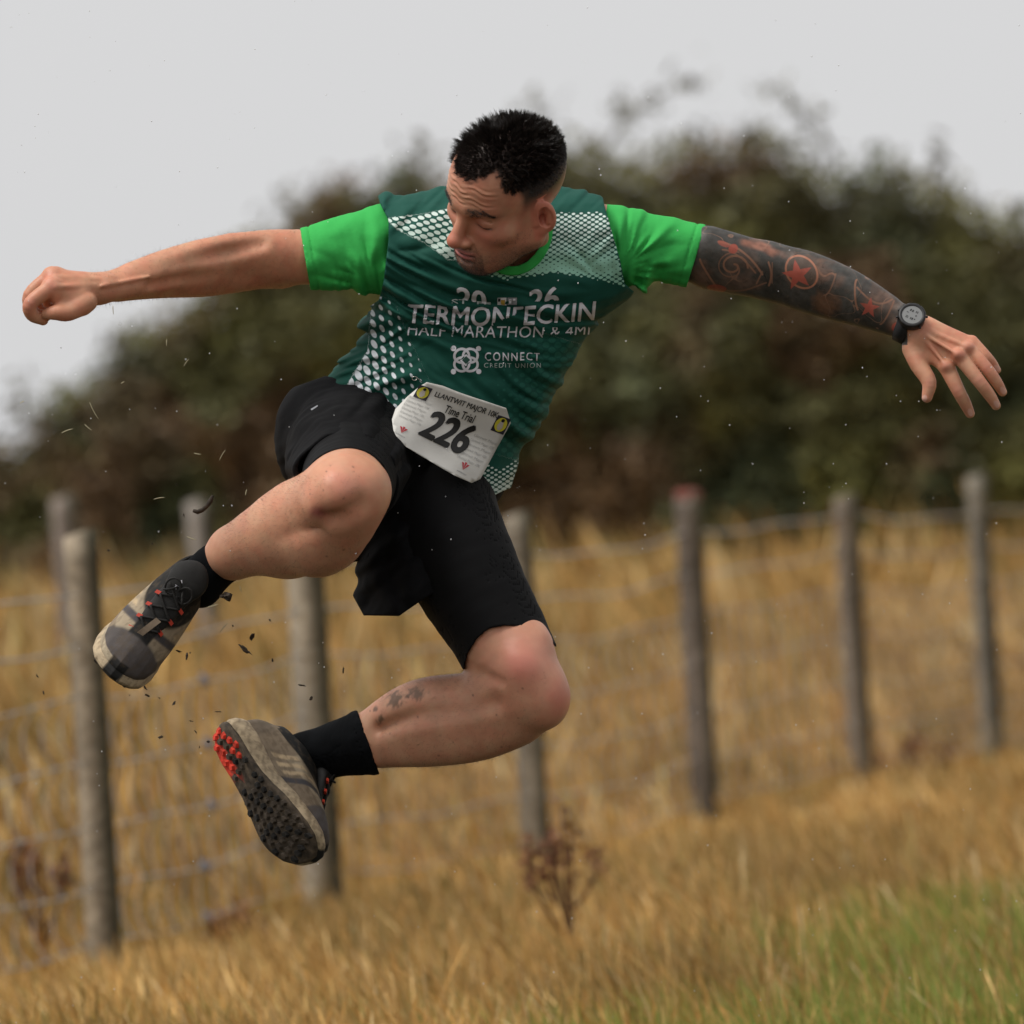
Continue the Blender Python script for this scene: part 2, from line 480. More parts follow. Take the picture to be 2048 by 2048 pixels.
handL = G(chain([(1815, 648, -.09, 31), (1840, 668, -.095, 31)], .02) +
          [(rc(PI(1842, 682, -.095), PI(1893, 734, -.115), .0185, .0125), .014), (rc(PI(1850, 672, -.098), PI(1917, 711, -.120), .0175, .0120), .014),
           (rc(PI(1852, 660, -.094), PI(1934, 696, -.112), .0165, .0112), .014), (rc(PI(1850, 652, -.085), PI(1942, 685, -.100), .0150, .0100), .014),
           (rc(PI(1828, 690, -.095), PI(1838, 728, -.108), .0165, .0125), .016)] +
          fingers([(1893, 733, -.118, 16.5), (1916, 780, -.128, 13.6), (1930, 806, -.122, 12.2), (1940, 827, -.114, 9.5)],
                  [(1917, 710, -.122, 15.5), (1957, 761, -.136, 13.4), (1979, 790, -.130, 12), (1992, 811, -.121, 9.4)],
                  [(1936, 695, -.112, 14), (1972, 735, -.124, 12.6), (1993, 764, -.120, 11.4), (2005, 784, -.112, 9)],
                  [(1944, 683, -.100, 12.5), (1970, 710, -.108, 11), (1984, 726, -.104, 10), (1994, 740, -.098, 8)],
                  [(1826, 698, -.098, 22), (1838, 730, -.112, 18), (1858, 764, -.124, 15), (1854, 795, -.126, 10.5)]) +
          [(rc(PI(1855, 672, -.122), PI(1914, 708, -.138), .003, .003), .006), (rc(PI(1852, 680, -.118), PI(1892, 731, -.133), .003, .003), .006),
           (rc(PI(1858, 662, -.116), PI(1932, 693, -.126), .003, .003), .006),
           (el(PI(1894, 733, -.130), np.array([.009, .007, .008])), .008), (el(PI(1918, 710, -.134), np.array([.009, .007, .008])), .008),
           (el(PI(1936, 695, -.124), np.array([.008, .006, .007])), .008)])

legR = G(chain([(725, 880, -.02, 112), (708, 925, -.18, 98), (697, 968, -.33, 82), (692, 985, -.395, 77)], .03) +
         [(rc(PI(692, 992, -.40), PI(600, 1040, -.27), .064, .060), .03),
          (rc(PI(655, 1075, -.33), PI(585, 1090, -.22), .052, .054), .04),      # calf
          (rc(PI(690, 1050, -.37), PI(640, 1085, -.30), .040, .048), .04),
          (rc(PI(600, 1040, -.27), PI(470, 1100, -.13), .058, .036), .04),
          (rc(PI(560, 1070, -.23), PI(470, 1108, -.13), .055, .036), .04),
          (rc(PI(470, 1103, -.13), PI(440, 1120, -.10), .036, .033), .02),
          (el(PI(672, 985, -.455), np.array([.026, .020, .028])), .03),         # kneecap
          (el(PI(640, 1010, -.425), np.array([.018, .015, .018])), .03),
          (rc(PI(625, 1005, -.37), PI(500, 1068, -.20), .016, .010), .04),      # shin edge
          (polycone([PI(650, 1046, -.405), PI(600, 1062, -.340), PI(540, 1090, -.255), PI(490, 1110, -.19)], [.003, .006, .005, .002]), .03, '-'),
          (polycone([PI(722, 1012, -.468), PI(690, 1032, -.464), PI(655, 1037, -.445)], [.002, .004, .002]), .035, '-'),
          (el(PI(735, 975, -.41), np.array([.030, .03, .032])), .03)])
legL = G(chain([(840, 900, .0, 112), (886, 1045, -.05, 110), (932, 1145, -.085, 103), (996, 1265, -.12, 91), (1040, 1360, -.15, 80)], .03) +
         [(polycone([PI(1062, 1392, -.155), PI(1010, 1412, -.13), PI(945, 1430, -.09), PI(873, 1439, -.04), PI(833, 1446, -.01), PI(794, 1458, .015), PI(756, 1473, .04), PI(700, 1490, .075), PI(640, 1505, .11)],
                    [R_(r) for r in (72, 80, 85, 87, 82, 71, 60, 50, 43)]), .03),
          (el(PI(1078, 1395, -.185), np.array([.040, .035, .045])), .03),
          (el(PI(1097, 1402, -.165), np.array([.028, .034, .036])), .02),
          (rc(PI(1040, 1330, -.200), PI(1060, 1290, -.17), .032, .03), .04),
          (polycone([PI(1040, 1455, -.15), PI(960, 1485, -.12), PI(860, 1500, -.06), PI(760, 1508, .01)], [.018, .020, .016, .010]), .04),
          (polycone([PI(925, 1336, -.165), PI(960, 1350, -.195), PI(1000, 1366, -.225)], [.004, .006, .002]), .016, '-'),
          (polycone([PI(985, 1408, -.205), PI(920, 1420, -.178), PI(830, 1432, -.105), PI(760, 1458, -.03)], [.002, .004, .004, .002]), .03, '-')])

body_f = U([torso, neck, head, armR, handR, armL, handL, legR, legL], [.03, .018, .03, .012, .03, .010, .04, .04])
V, F = surface(body_f, .0032)

def local_head(V): return ((V - HC) @ HM) / HS
# finer faces where skin shows close up: head, face, hands, tattooed forearm
def fc(V, F): return V[F].mean(1)
polys = (F, [])
c = fc(V, polys[0]); hl = local_head(c); px = to_px(c)
mk = (np.abs(hl[:, 0]) < .095) & (hl[:, 1] > -.12) & (hl[:, 1] < .14) & (hl[:, 2] > -.11)
mk |= (px[:, 0] > 1355) | (px[:, 0] < 205)
V, polys = refine(V, polys, mk)
c = fc(V, polys[0]); hl = local_head(c); px = to_px(c)
mk = ((np.abs(hl[:, 0]) < .074) & (hl[:, 1] > .035) & (hl[:, 2] > -.10) & (hl[:, 2] < .088)) | ((hl[:, 0] > .066) & (np.abs(hl[:, 2]) < .04) & (np.abs(hl[:, 1]) < .04))
mk |= (px[:, 0] > 1366) & (px[:, 0] < 1816) & (c[:, 1] < -.02)
mk &= polys[0].max(1) >= 0
V, polys = refine(V, polys, mk)
V = project(body_f, V, 2, .002)

# ---- skin colour
SK = np.array([.52, .248, .152])
def skin_colours(V):
    n = len(V); col = np.tile(SK, (n, 1)); px = to_px(V); hl = local_head(V)
    def blend(m, c): 
        nonlocal col
        col = col * (1 - m[:, None]) + np.asarray(c) * m[:, None]
    b = wn(V, 14, 3, 3); col *= (1 + .10 * b)[:, None]; rr_ = wn(V, 24, 6, 3); col[:, 1:] *= (1 - .15 * rr_)[:, None]
    b2 = wn(V, 60, 5, 2); col *= (1 + .05 * b2)[:, None]
    def spot(x, y, r, c, a=1, sy=None):
        d = np.hypot((px[:, 0] - x) / r, (px[:, 1] - y) / (sy or r)); blend(a * np.exp(-d * d) * (V[:, 1] < .15), c)
    legs = (px[:, 1] > 850)
    blend(.35 * legs, (.57, .295, .18))
    spot(665, 1000, 60, (.55, .20, .13), .35); spot(637, 1025, 16, (.42, .10, .11), .75, 10); spot(690, 965, 30, (.62, .24, .18), .5)
    spot(1045, 1325, 45, (.62, .18, .14), .7); spot(1120, 1395, 34, (.52, .15, .11), .6); spot(1080, 1290, 60, (.62, .30, .22), .4)
    # mud on the calf
    mud = np.zeros(n)
    for (x, y, rx, ry, s) in ((790, 1400, 15, 20, 1), (836, 1388, 20, 15, 2), (760, 1440, 8, 9, 3), (815, 1392, 7, 6, 4), (750, 1418, 5, 6, 5)):
        d = np.hypot((px[:, 0] - x) / rx, (px[:, 1] - y) / ry); mud = np.maximum(mud, 1 - sstep(.45, 1.25, d + .45 * wn(V * np.array([1.5, 1, .6]), 55, 30 + s, 3)))
    mud *= (px[:, 1] > 1340) & (px[:, 0] > 700)
    blend(mud * .82, (.11, .065, .038))
    r2 = np.random.default_rng(5)
    for _ in range(36):
        x, y = r2.uniform(470, 740), r2.uniform(930, 1140)
        if _ > 18: x, y = r2.uniform(740, 1110), r2.uniform(1350, 1520)
        d = np.hypot(px[:, 0] - x, px[:, 1] - y); blend((1 - sstep(.8, 2.6, d)) * .7, (.09, .05, .03))
    # right forearm redder, knuckles
    blend(.25 * (px[:, 0] < 640) * (px[:, 1] < 700), (.50, .20, .11))
    for (x, y) in ((103, 572), (62, 606), (103, 548)): spot(x, y, 14, (.55, .20, .15), .5)
    for (x, y) in ((1893, 733), (1918, 709), (1937, 694), (1916, 780), (1957, 761), (1972, 735), (1858, 764)): spot(x, y, 11, (.52, .19, .14), .5)
    # fingernails
    for (x, y, dx, dy) in ((1941, 825, .35, .9), (1993, 808, .5, .85), (2006, 781, .5, .85), (1994, 737, .6, .8), (1849, 797, -.15, 1)):
        u = (px[:, 0] - x) * dx + (px[:, 1] - y) * dy; w = (px[:, 0] - x) * -dy + (px[:, 1] - y) * dx
        blend((1 - sstep(.75, 1.1, np.hypot(u / 8.5, w / 5.5))) * .9 * (V[:, 1] < -.09), (.62, .36, .29))
    # ---- face
    x, y, z = hl.T; ih = (np.abs(x) < .1) & (y > -.12) & (y < .14) & (z > -.11) & (z < .15)
    fz = ih & (y > 0)
    blend(ih * .35, (.40, .160, .110))
    blend(fz * .40 * np.exp(-((np.abs(x) - .042) / .02) ** 2 - ((z + .018) / .022) ** 2), (.48, .13, .09))        # cheeks
    blend(fz * .55 * np.exp(-(x / .014) ** 2 - ((z + .022) / .016) ** 2) * (y > .095), (.50, .13, .09))           # nose tip
    blend(ih * .9 * np.exp(-((y + .007) / .008) ** 2 - ((z - .001) / .013) ** 2) * (np.abs(x) > .066) * (np.abs(x) < .080), (.20, .05, .04))  # occlusion shade in the ear hollow, painted dark red
    blend(ih * .45 * (np.abs(x) > .069) * sstep(-.040, -.034, z) * (1 - sstep(.034, .04, z)) * sstep(-.042, -.036, y) * (1 - sstep(.008, .014, y)), (.52, .13, .09))                                                          # ears
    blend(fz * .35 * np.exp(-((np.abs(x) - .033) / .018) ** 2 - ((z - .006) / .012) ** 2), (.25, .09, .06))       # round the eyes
    stub = fz * np.clip(sstep(-.032, -.046, z) * 1.0, 0, 1) * (1 - .8 * np.exp(-((np.abs(x) - .036) / .012) ** 2 - ((z + .040) / .012) ** 2))
    stub = np.maximum(stub * (.55 + .45 * (np.abs(x) < .034)), fz * .8 * np.exp(-(x / .026) ** 2 - ((z + .0385) / .005) ** 2))
    blend(stub * .92 * (.75 + .25 * wn(hl, 260, 8, 2)), (.075, .045, .035))
    lipu = fz * np.exp(-(x / .022) ** 4 - ((z + .0472) / .0046) ** 4) * (y > .07); lipl = fz * np.exp(-(x / .019) ** 4 - ((z + .0572) / .0058) ** 4) * (y > .07)
    blend(np.maximum(lipu, lipl) * .85, (.45, .13, .12))
    blend(fz * .85 * np.exp(-(x / .024) ** 6 - ((z + .0518) / .0013) ** 2) * (y > .075), (.07, .02, .02))
    for s in (1, -1):
        xx = s * x
        lash = np.exp(-((xx - .035) / .0145) ** 6) * np.exp(-((z - (.0034 + 8 * (xx - .035) ** 2)) / .0014) ** 2)
        blend(fz * lash * .95, (.015, .010, .009))
        brow_z = .0340 + .0040 * sstep(.012, .036, xx) - .0085 * sstep(.038, .056, xx)
        bw_ = np.exp(-((xx - .034) / .024) ** 6) * np.exp(-((z - brow_z) / (.0060 - .05 * np.maximum(xx - .03, 0))) ** 4)
        blend(fz * bw_ * (.45 + .25 * wn(hl, 300, 11, 2)), (.035, .022, .017))
        blend(fz * .8 * np.exp(-((xx - .0075) / .004) ** 2 - ((z + .0355) / .0022) ** 2) * (y > .088), (.06, .02, .015))          # nostril
    # cropped hair at the sides fading into the skin
    fade = ih * (y < .06) * sstep(.010, .050, z + .25 * np.maximum(0, -y - .02) * 0) * (np.abs(x) > .03)
    front = y + .30 * np.maximum(0, .055 - z)
    fade = fade * (1 - sstep(.018, .034, y - .35 * np.maximum(0, z - .05)))
    fade = np.maximum(fade, ih * hair_top(hl))
    fade = fade * (1 - (np.abs(x) > .0735) * (z < .036))
    blend(np.clip(fade, 0, 1) * .93, (.022, .017, .015))
    # ---- tattoo sleeve on the left arm
    tm = (px[:, 0] > 1355) & (px[:, 0] < 1815) & (px[:, 1] < 690)
    if tm.any():
        P = px[tm]; b = wn(V[tm], 9, 21, 2)
        t = np.tile(np.array([.050, .047, .042]), (tm.sum(), 1)) * (1 + .25 * b)[:, None]
        SKT = np.array([.25, .125, .08]); RED = np.array([.36, .075, .050])
        def tb(m, c, a=1):
            nonlocal t
            m = np.clip(m, 0, 1) * a; t = t * (1 - m[:, None]) + c * m[:, None]
        def line(pts, w, c, a=1):
            pts = np.array(pts, float); d = np.full(len(P), 1e9)
            for a_, b_ in zip(pts[:-1], pts[1:]):
                ba = b_ - a_; q = np.clip(((P - a_) @ ba) / (ba @ ba), 0, 1); d = np.minimum(d, np.hypot(*((P - a_) - q[:, None] * ba).T))
            tb(1 - sstep(w * .5, w, d), c, a)
        def Z(x, y): return (1300 + x * .3872, 420 + y * .3872)
        def curve(f, n=24): return [Z(*f(i / (n - 1))) for i in range(n)]
        def blob(x, y, rx, ry, c, a=1, ang=0):
            u = P - np.array(Z(x, y)); ca, sa = math.cos(ang), math.sin(ang)
            e = np.hypot((u[:, 0] * ca + u[:, 1] * sa) / (rx * .3872), (-u[:, 0] * sa + u[:, 1] * ca) / (ry * .3872))
            tb(1 - sstep(.85, 1.1, e), c, a)
        def star(x, y, r, c, a0, a=1):
            u = P - np.array(Z(x, y)); an = np.arctan2(u[:, 1], u[:, 0]) - a0; rr = np.hypot(u[:, 0], u[:, 1])
            k = np.abs((an / (2 * np.pi / 5) + .5) % 1 - .5) * 2
            edge = r * .3872 * .42 / (.42 * (1 - k) + k * 1.0) if False else r * .3872 * (1 / (1 + 1.55 * k))
            tb(1 - sstep(.88, 1.05, rr / edge), c, a)
        # shaded, lighter fields between the black work
        def soft(x, y, rx, ry, c, a, ang, sd):
            u = P - np.array(Z(x, y)); ca, sa = math.cos(ang), math.sin(ang)
            e = np.hypot((u[:, 0] * ca + u[:, 1] * sa) / (rx * .3872), (-u[:, 0] * sa + u[:, 1] * ca) / (ry * .3872)) + .28 * wn(V[tm], 28, sd, 2)
            tb((1 - sstep(.35, 1.15, e)), c, a)
        soft(1190, 470, 125, 85, SKT, .34, .5, 201); soft(880, 320, 130, 75, SKT, .38, .5, 202); soft(270, 340, 85, 80, SKT, .36, .6, 203); soft(580, 198, 130, 32, np.array([.40, .15, .09]), .55, .25, 204)
        soft(900, 480, 95, 65, np.array([.19, .085, .04]), .6, .3, 205); soft(480, 370, 130, 60, SKT, .28, .1, 206); soft(1260, 590, 70, 45, SKT, .42, -.6, 207); soft(470, 270, 120, 90, SKT, .18, .2, 208)
        soft(1010, 250, 200, 40, SKT, .22, .45, 209); soft(760, 250, 90, 45, SKT, .22, .3, 210)
        gr_ = wn(V[tm], 55, 211, 2); t = t * (1 + .22 * gr_)[:, None]
        ln_ = np.abs(wn(V[tm] + .012 * np.stack([wn(V[tm], 16, 212, 1), wn(V[tm], 16, 213, 1), wn(V[tm], 16, 214, 1)], 1), 13, 215, 1))
        tb((1 - sstep(.022, .050, ln_)) * sstep(-.45, .0, wn(V[tm], 7, 216, 1)), np.array([.27, .15, .10]), .62)
        ln_ = np.abs(wn(V[tm] + .010 * np.stack([wn(V[tm], 22, 222, 1), wn(V[tm], 22, 223, 1), wn(V[tm], 22, 224, 1)], 1), 19, 225, 1))
        tb((1 - sstep(.010, .030, ln_)) * sstep(-.2, .3, wn(V[tm], 9, 226, 1)), np.array([.012, .012, .011]), .8)
        # curls
        sp = lambda t_: (430 + (14 + 62 * t_) * math.cos(-1.2 + 7.6 * t_), 290 + (10 + 55 * t_) * math.sin(-1.2 + 7.6 * t_))
        line(curve(sp), 2.6, SKT); line(curve(lambda t_: (430 + (24 + 76 * t_) * math.cos(-.4 + 5.4 * t_), 300 + (20 + 66 * t_) * math.sin(-.4 + 5.4 * t_))), 1.8, SKT, .7)
        line(curve(lambda t_: (355 + 225 * t_ ** .8, 165 + 20 * math.sin(3 * t_) + 165 * t_ ** 2.2)), 2.8, SKT)
        line(curve(lambda t_: (375 + 170 * t_, 205 + 120 * t_ ** 1.8)), 2.2, SKT, .8)
        line(curve(lambda t_: (258 + 90 * t_ ** 1.2, 255 + 150 * t_)), 2.6, SKT); line(curve(lambda t_: (580 - 30 * t_, 320 + 60 * t_)), 2.2, SKT, .8)
        line(curve(lambda t_: (612 + 14 * math.sin(3 * t_), 270 + 120 * t_)), 2.6, SKT, .9); line(curve(lambda t_: (632 - 2 * t_, 272 + 105 * t_)), 1.8, SKT, .6)
        line(curve(lambda t_: (400 + 200 * t_, 415 + 12 * math.sin(4 * t_) - 30 * t_)), 2.2, SKT, .6)
        line(curve(lambda t_: (860 + 95 * t_, 290 + 70 * t_ + 25 * math.sin(5 * t_))), 2.4, SKT, .8); line(curve(lambda t_: (900 + 60 * t_, 440 - 110 * t_ ** 2)), 2.0, SKT, .7)
        line(curve(lambda t_: (1060 + 22 * math.cos(2.2 + 2.2 * t_) + 20, 440 + 80 * math.sin(-1.4 + 2.6 * t_))), 2.6, SKT)
        line(curve(lambda t_: (1070 + 180 * t_, 400 + 70 * math.sin(2.5 * t_) + 20 * t_)), 2.4, SKT, .8); line(curve(lambda t_: (1190 + 70 * t_, 590 - 120 * t_ ** 1.5)), 2.2, SKT, .8)
        # stars and red patches
        blob(783, 320, 84, 92, np.array([.09, .06, .045]), .9, .6)
        line(curve(lambda t_: (783 + 84 * math.cos(6.3 * t_) * .95 + 18 * math.sin(6.3 * t_), 320 + 84 * math.sin(6.3 * t_)), 40), 2.6, np.array([.36, .15, .09]))
        star(762, 335, 84, RED, -1.75, .9); star(1133, 505, 56, RED, -1.4, .85)
        blob(430, 200, 24, 26, RED, .9, .6); blob(345, 405, 52, 20, RED, .75, .1); blob(1265, 603, 16, 24, RED, .85, .4); blob(380, 175, 34, 14, np.array([.36, .09, .06]), .7, .4)
        # skin again towards the wrist and inside of the arm
        a = sstep(1385, 1397, P[:, 0]) * 0 + 1
        col[tm] = t * a[:, None]
    return np.clip(col, .004, 1)

def hair_top(hl):
    """1 where the longer hair grows"""
    x, y, z = hl.T
    ax = np.abs(x)
    zl = np.interp(ax, [0, .02, .032, .042, .052, .06, .08], [.083, .082, .088, .096, .088, .068, .054])     # hairline height on the front
    jit = .004 * wn(hl, 70, 401, 2)
    top = sstep(0, .010, z - zl + jit)
    side = sstep(.0, .012, .020 - y + .25 * (z - .05) + jit) * sstep(.036, .052, z + .10 * np.minimum(0, y + .05))
    return np.clip(np.maximum(top, side), 0, 1)

cols = skin_colours(V)
M_skin = mat('skin', attr='Col', rough=.50, spec=.40, bump=[(700, .22, .0008), (150, .16, .0016)], sss=.12)
body = poly_mesh('body', V, polys, parent=person, mats=M_skin, cols=cols)
bodyV, bodyP = V, polys
# ---------------------------------------------------------------- the shirt
AX0 = np.array([845., 940.]); AXU = np.array([.2758, -.9612]); AXT = np.array([.9612, .2758])
def st_of(V):
    p = to_px(V) - AX0; return p @ AXU, p @ AXT
S_L = ([-60, 0, 60, 120, 160, 200, 236, 303, 360, 420, 480], [-200, -215, -228, -243, -226, -202, -181, -190, -212, -228, -222])
S_R = ([-60, 0, 33, 89, 112, 141, 212, 292, 392, 459, 500], [172, 175, 180, 178, 184, 203, 213, 227, 251, 272, 276])
S_Y = ([-60, 0, 120, 250, 350, 430, 500], [.035, .03, .015, -.005, -.03, -.05, -.055])
S_B = ([-60, 0, 120, 250, 350, 430, 500], [.138, .135, .128, .122, .125, .118, .10])
from functools import lru_cache
def smooth_tab(tab, w=45):
    xs = np.arange(-120, 620, 4.); ys = np.interp(xs, *tab); k = np.exp(-(np.arange(-w, w + 1, 4.) / (w * .45)) ** 2); k /= k.sum()
    yp = np.pad(ys, len(k) // 2, mode='edge'); return xs, np.convolve(yp, k, 'valid')[:len(xs)]
S_L, S_R, S_Y, S_B = [smooth_tab(t, w) for t, w in ((S_L, 24), (S_R, 24), (S_Y, 60), (S_B, 60))]

def streak(a, b, seed):
    """irregular long folds: fine across a, long along b"""
    v = wn(np.stack([a, b, 0 * a + seed], 1), 1.0, seed, 2)
    return np.sqrt(v * v + .02)
def folds(V, s, t):
    """cloth folds pressed into the shirt, metres outward"""
    w1 = wn(V, 4.0, 41, 2)
    # swags hanging across the chest between the arms
    q = s + 30 * ((t - 20) / 200) ** 2 * -1 + 8 * w1
    band = sstep(235, 290, s) * (1 - sstep(385, 425, s))
    r = .0135 * band * (streak(q / 58, t / 330, 61) - .42)
    # a deep tuck under the chest lettering
    for c0, a0 in ((352, .0045), (318, .0030)):
        qq = s - c0 - 26 * ((t - 30) / 200) ** 2 + 7 * w1
        r = r - a0 * np.exp(-(qq / 5.5) ** 2) * sstep(-190, -120, t) + a0 * .9 * np.exp(-((qq - 11) / 8) ** 2) * sstep(-190, -120, t)
    # waist creases running from the right hip up to the left flank
    q = s + .36 * t + 14 * w1
    band = sstep(60, 110, s) * (1 - sstep(240, 290, s)) * sstep(-140, -50, t)
    r = r + .0150 * band * (streak(q / 80, (t - .36 * s) / 420, 63) - .42)
    q = s - .8 * t + 14 * w1
    band = sstep(95, 130, s) * (1 - sstep(250, 310, s)) * (1 - sstep(-110, -40, t))
    r = r + .0150 * band * (streak(q / 72, (t + .8 * s) / 330, 64) - .42)
    # tension lines running from the armpits
    for (tx, sy, sg, sd) in ((268, 440, -1, 65), (-215, 395, 1, 66)):
        dx, dy = (t - tx) * sg, s - sy
        an = np.arctan2(-dy, dx); rr = np.hypot(dx, dy)
        r = r + .0060 * np.exp(-((rr - 95) / 50) ** 2) * sstep(30, 60, rr) * (streak(an * 1.5, rr / 260, sd) - .42)
    # shoulder rucks
    r = r + .0045 * sstep(470, 520, s) * (streak((t - .5 * s) / 60, (s + .5 * t) / 240, 67) - .42)
    r = r * (1 - .72 * sstep(140, 215, t) * (1 - sstep(440, 480, s)))
    return r + .0012 * wn(V, 15, 43, 2) + .0020 * w1

def trunk(p):
    s, t = st_of(p)
    sc_ = (DIST + p[:, 1]) / FPX
    L, Rr = np.interp(s, *S_L), np.interp(s, *S_R)
    a = (Rr - L) / 2 * sc_; c = (Rr + L) / 2
    x = (t - c) * sc_; y = p[:, 1] - np.interp(s, *S_Y); b = np.interp(s, *S_B)
    n = 2.35
    k = (np.abs(x / a) ** n + np.abs(y / b) ** n + 1e-9) ** (1 / n)
    d = (k - 1) * np.minimum(a, b) * (.75 + .25 * np.clip(k, 0, 1))
    d = smax(d, (s - 470) * sc_, .06)
    return np.maximum(d, (-90 - s) * sc_)
trunk.lo = np.array([-.46, -.2, -.1]); trunk.hi = np.array([.26, .2, .60])
def shoulder(p):
    q = p.copy(); q[:, 1] = (q[:, 1] + .052) * .80
    a, b = PI(800, 490, 0), PI(1200, 492, 0)
    return rc(a, b, .0790, .0800)(q)
shoulder.lo = PI(700, 600, -.17); shoulder.hi = PI(1290, 380, .08)
shirt_solid = G([(trunk, .05), (shoulder, .07), (rc(PI(880, 425, -.04), PI(1010, 400, -.03), .032, .045), .05), (rc(PI(1140, 425, -.03), PI(1010, 400, -.03), .030, .045), .05),
                 (el(PI(900, 545, -.10), np.array([.09, .055, .065])), .05), (el(PI(1085, 550, -.10), np.array([.09, .055, .065])), .05)])
NK = (PI(1024, 458, -.15), np.array([.056, .080, .062]))      # the neck opening
neck_cut = el(NK[0], NK[1], np.array([[1, 0, 0], [0, .88, -.47], [0, .47, .88]]))
H_T = ([-260, -184, -98, -36, 8, 74, 120, 150, 185, 230], [121, 113, 80, 12, -8, -22, -14, -16, 20, 60])
def hem_d(p, s, t):
    h = np.interp(t, *H_T) + 5 * np.sin(t / 19.) * (t > 80)
    return (h - s) * (DIST / FPX) * .75
def seam_d(p):
    px = to_px(p)
    xl = np.interp(px[:, 1], [380, 407, 440, 480, 563, 600, 640], [752, 760, 777, 777, 767, 758, 700])
    xr = np.interp(px[:, 1], [380, 411, 461, 523, 567, 590], [1203, 1209, 1223, 1241, 1249, 1275])
    up = px[:, 1] < 640
    return np.where(up, np.maximum(xl - px[:, 0], px[:, 0] - xr), -60) * (DIST / FPX)
CT = .0090
def shirt_base(p):
    s, t = st_of(p)
    return shirt_solid(p) - folds(p, s, t)
def shirt_f(p):
    s, t = st_of(p)
    d = shirt_solid(p) - folds(p, s, t)
    d = np.abs(d + CT / 2) - CT / 2
    d = np.maximum(d, -(neck_cut(p)))
    d = np.maximum(d, hem_d(p, s, t)); d = np.maximum(d, seam_d(p))
    return d
shirt_f.lo, shirt_f.hi = shirt_solid.lo, shirt_solid.hi
SV, SF = surface(shirt_f, .0030, newton=2)

def shirt_attrs(V):
    s, t = st_of(V); px = to_px(V); x, y = px.T; front = V[:, 1] < np.interp(s, *S_Y)
    n = len(V)
    rad = np.zeros(n); tint = np.zeros(n); u = x / 1180.; v = y / 1180.; su = np.full(n, .0098); 
    def poly(pts):   # signed distance (px) inside a convex-ish polygon, positive inside
        pts = np.array(pts, float); d = np.full(n, 1e9); ins = np.zeros(n, bool)
        for (ax, ay), (bx, by) in zip(pts, np.roll(pts, -1, 0)):
            ex, ey = bx - ax, by - ay; q = np.clip(((x - ax) * ex + (y - ay) * ey) / (ex * ex + ey * ey), 0, 1)
            d = np.minimum(d, np.hypot(x - ax - q * ex, y - ay - q * ey))
            c = ((ay > y) != (by > y)) & (x < (bx - ax) * (y - ay) / (by - ay + 1e-9) + ax); ins ^= c
        return np.where(ins, d, -d)
    reg = np.zeros(n)     # 1 chest, 2 flank, 3 hem
    a = poly([(768, 436), (840, 428), (905, 415), (925, 470), (930, 520), (895, 520), (850, 487), (790, 458)])
    m = front & (a > 0); rad[m] = .27 + .13 * sstep(440, 474, y[m] - .38 * (x[m] - 800)) * np.clip(a[m] / 14, 0, 1); reg[m] = 1; tint[m] = .25 * sstep(430, 470, y[m])
    b = poly([(1090, 418), (1120, 424), (1205, 424), (1222, 440), (1250, 575), (1200, 560), (1110, 546), (1010, 560), (950, 543), (1000, 520), (1060, 480)])
    m = front & (b > 0); rad[m] = .27 + .06 * sstep(470, 515, y[m]) + .10 * sstep(515, 530, y[m] - 6 * np.sin(x[m] / 40)) * (1 - sstep(543, 551, y[m])); reg[m] = 1; tint[m] = sstep(450, 530, y[m])
    rad[m] *= sstep(0, 8, b[m]) * .25 + .75
    # flank dots growing towards the hem
    c = poly([(744, 585), (790, 600), (812, 660), (850, 740), (880, 800), (830, 850), (690, 790), (690, 775), (735, 700)])
    edge = np.interp(y, [590, 640, 700, 760, 800], [748, 742, 735, 705, 690])
    f = np.clip((x - edge) / np.interp(y, [600, 660, 720, 780, 840], [62, 88, 110, 150, 170]), 0, 1)
    m = front & (c > 0)
    rad[m] = (np.interp(y[m], [590, 640, 700, 760, 800], [.15, .25, .29, .34, .36]) * (1 - .72 * f[m])); reg[m] = 2
    h = s - np.interp(t, *H_T)
    m = front & (h < 62) & (t > -75); rad[m] = np.maximum(rad[m], .36 - .18 * np.clip(h[m] / 62, 0, 1)); reg[m] = np.where(t[m] > 95, 1, 2)
    # faint tone-on-tone dots on the other flank
    m = front & (reg == 0) & (t > 60) & (s > 70) & (s < 330); rad[m] = .30 * sstep(60, 180, t[m]); reg[m] = 4
    m = (reg == 1); wht = 1 - tint
    col = np.zeros((n, 3)); col[:] = (.60, .68, .66); col[reg == 1] = (np.array([.56, .66, .62])[None] * (1 - tint[reg == 1, None]) + np.array([.27, .52, .41]) * tint[reg == 1, None])
    col[reg == 2] = (.62, .66, .70); col[reg == 4] = (.015, .10, .074)
    # dot lattice coordinates: chest small and slanted, flank large ovals along the side
    U_ = np.zeros((n, 3)); 
    U_[:, 0] = x / 15.5; U_[:, 1] = (y + .08 * x) / 9.8
    k = (reg == 1) & (x < 950); U_[k, 0] = (x[k] * .98 + y[k] * .2) / 25.; U_[k, 1] = (y[k] - .25 * x[k]) / 14.5
    k = reg == 2; an = math.radians(58); X = x * math.cos(an) + y * math.sin(an); Y = -x * math.sin(an) + y * math.cos(an)
    U_[k, 0] = X[k] / 37.; U_[k, 1] = Y[k] / 20.
    k = (reg == 2) & (y > 880); U_[k, 0] = (x[k] * .9 + y[k] * .45) / 40; U_[k, 1] = (y[k] * .9 - x[k] * .45) / 20
    k = (reg == 4); U_[k, 0] = x[k] / 24; U_[k, 1] = y[k] / 20
    nd = neck_cut(V)
    return rad, col, U_, nd

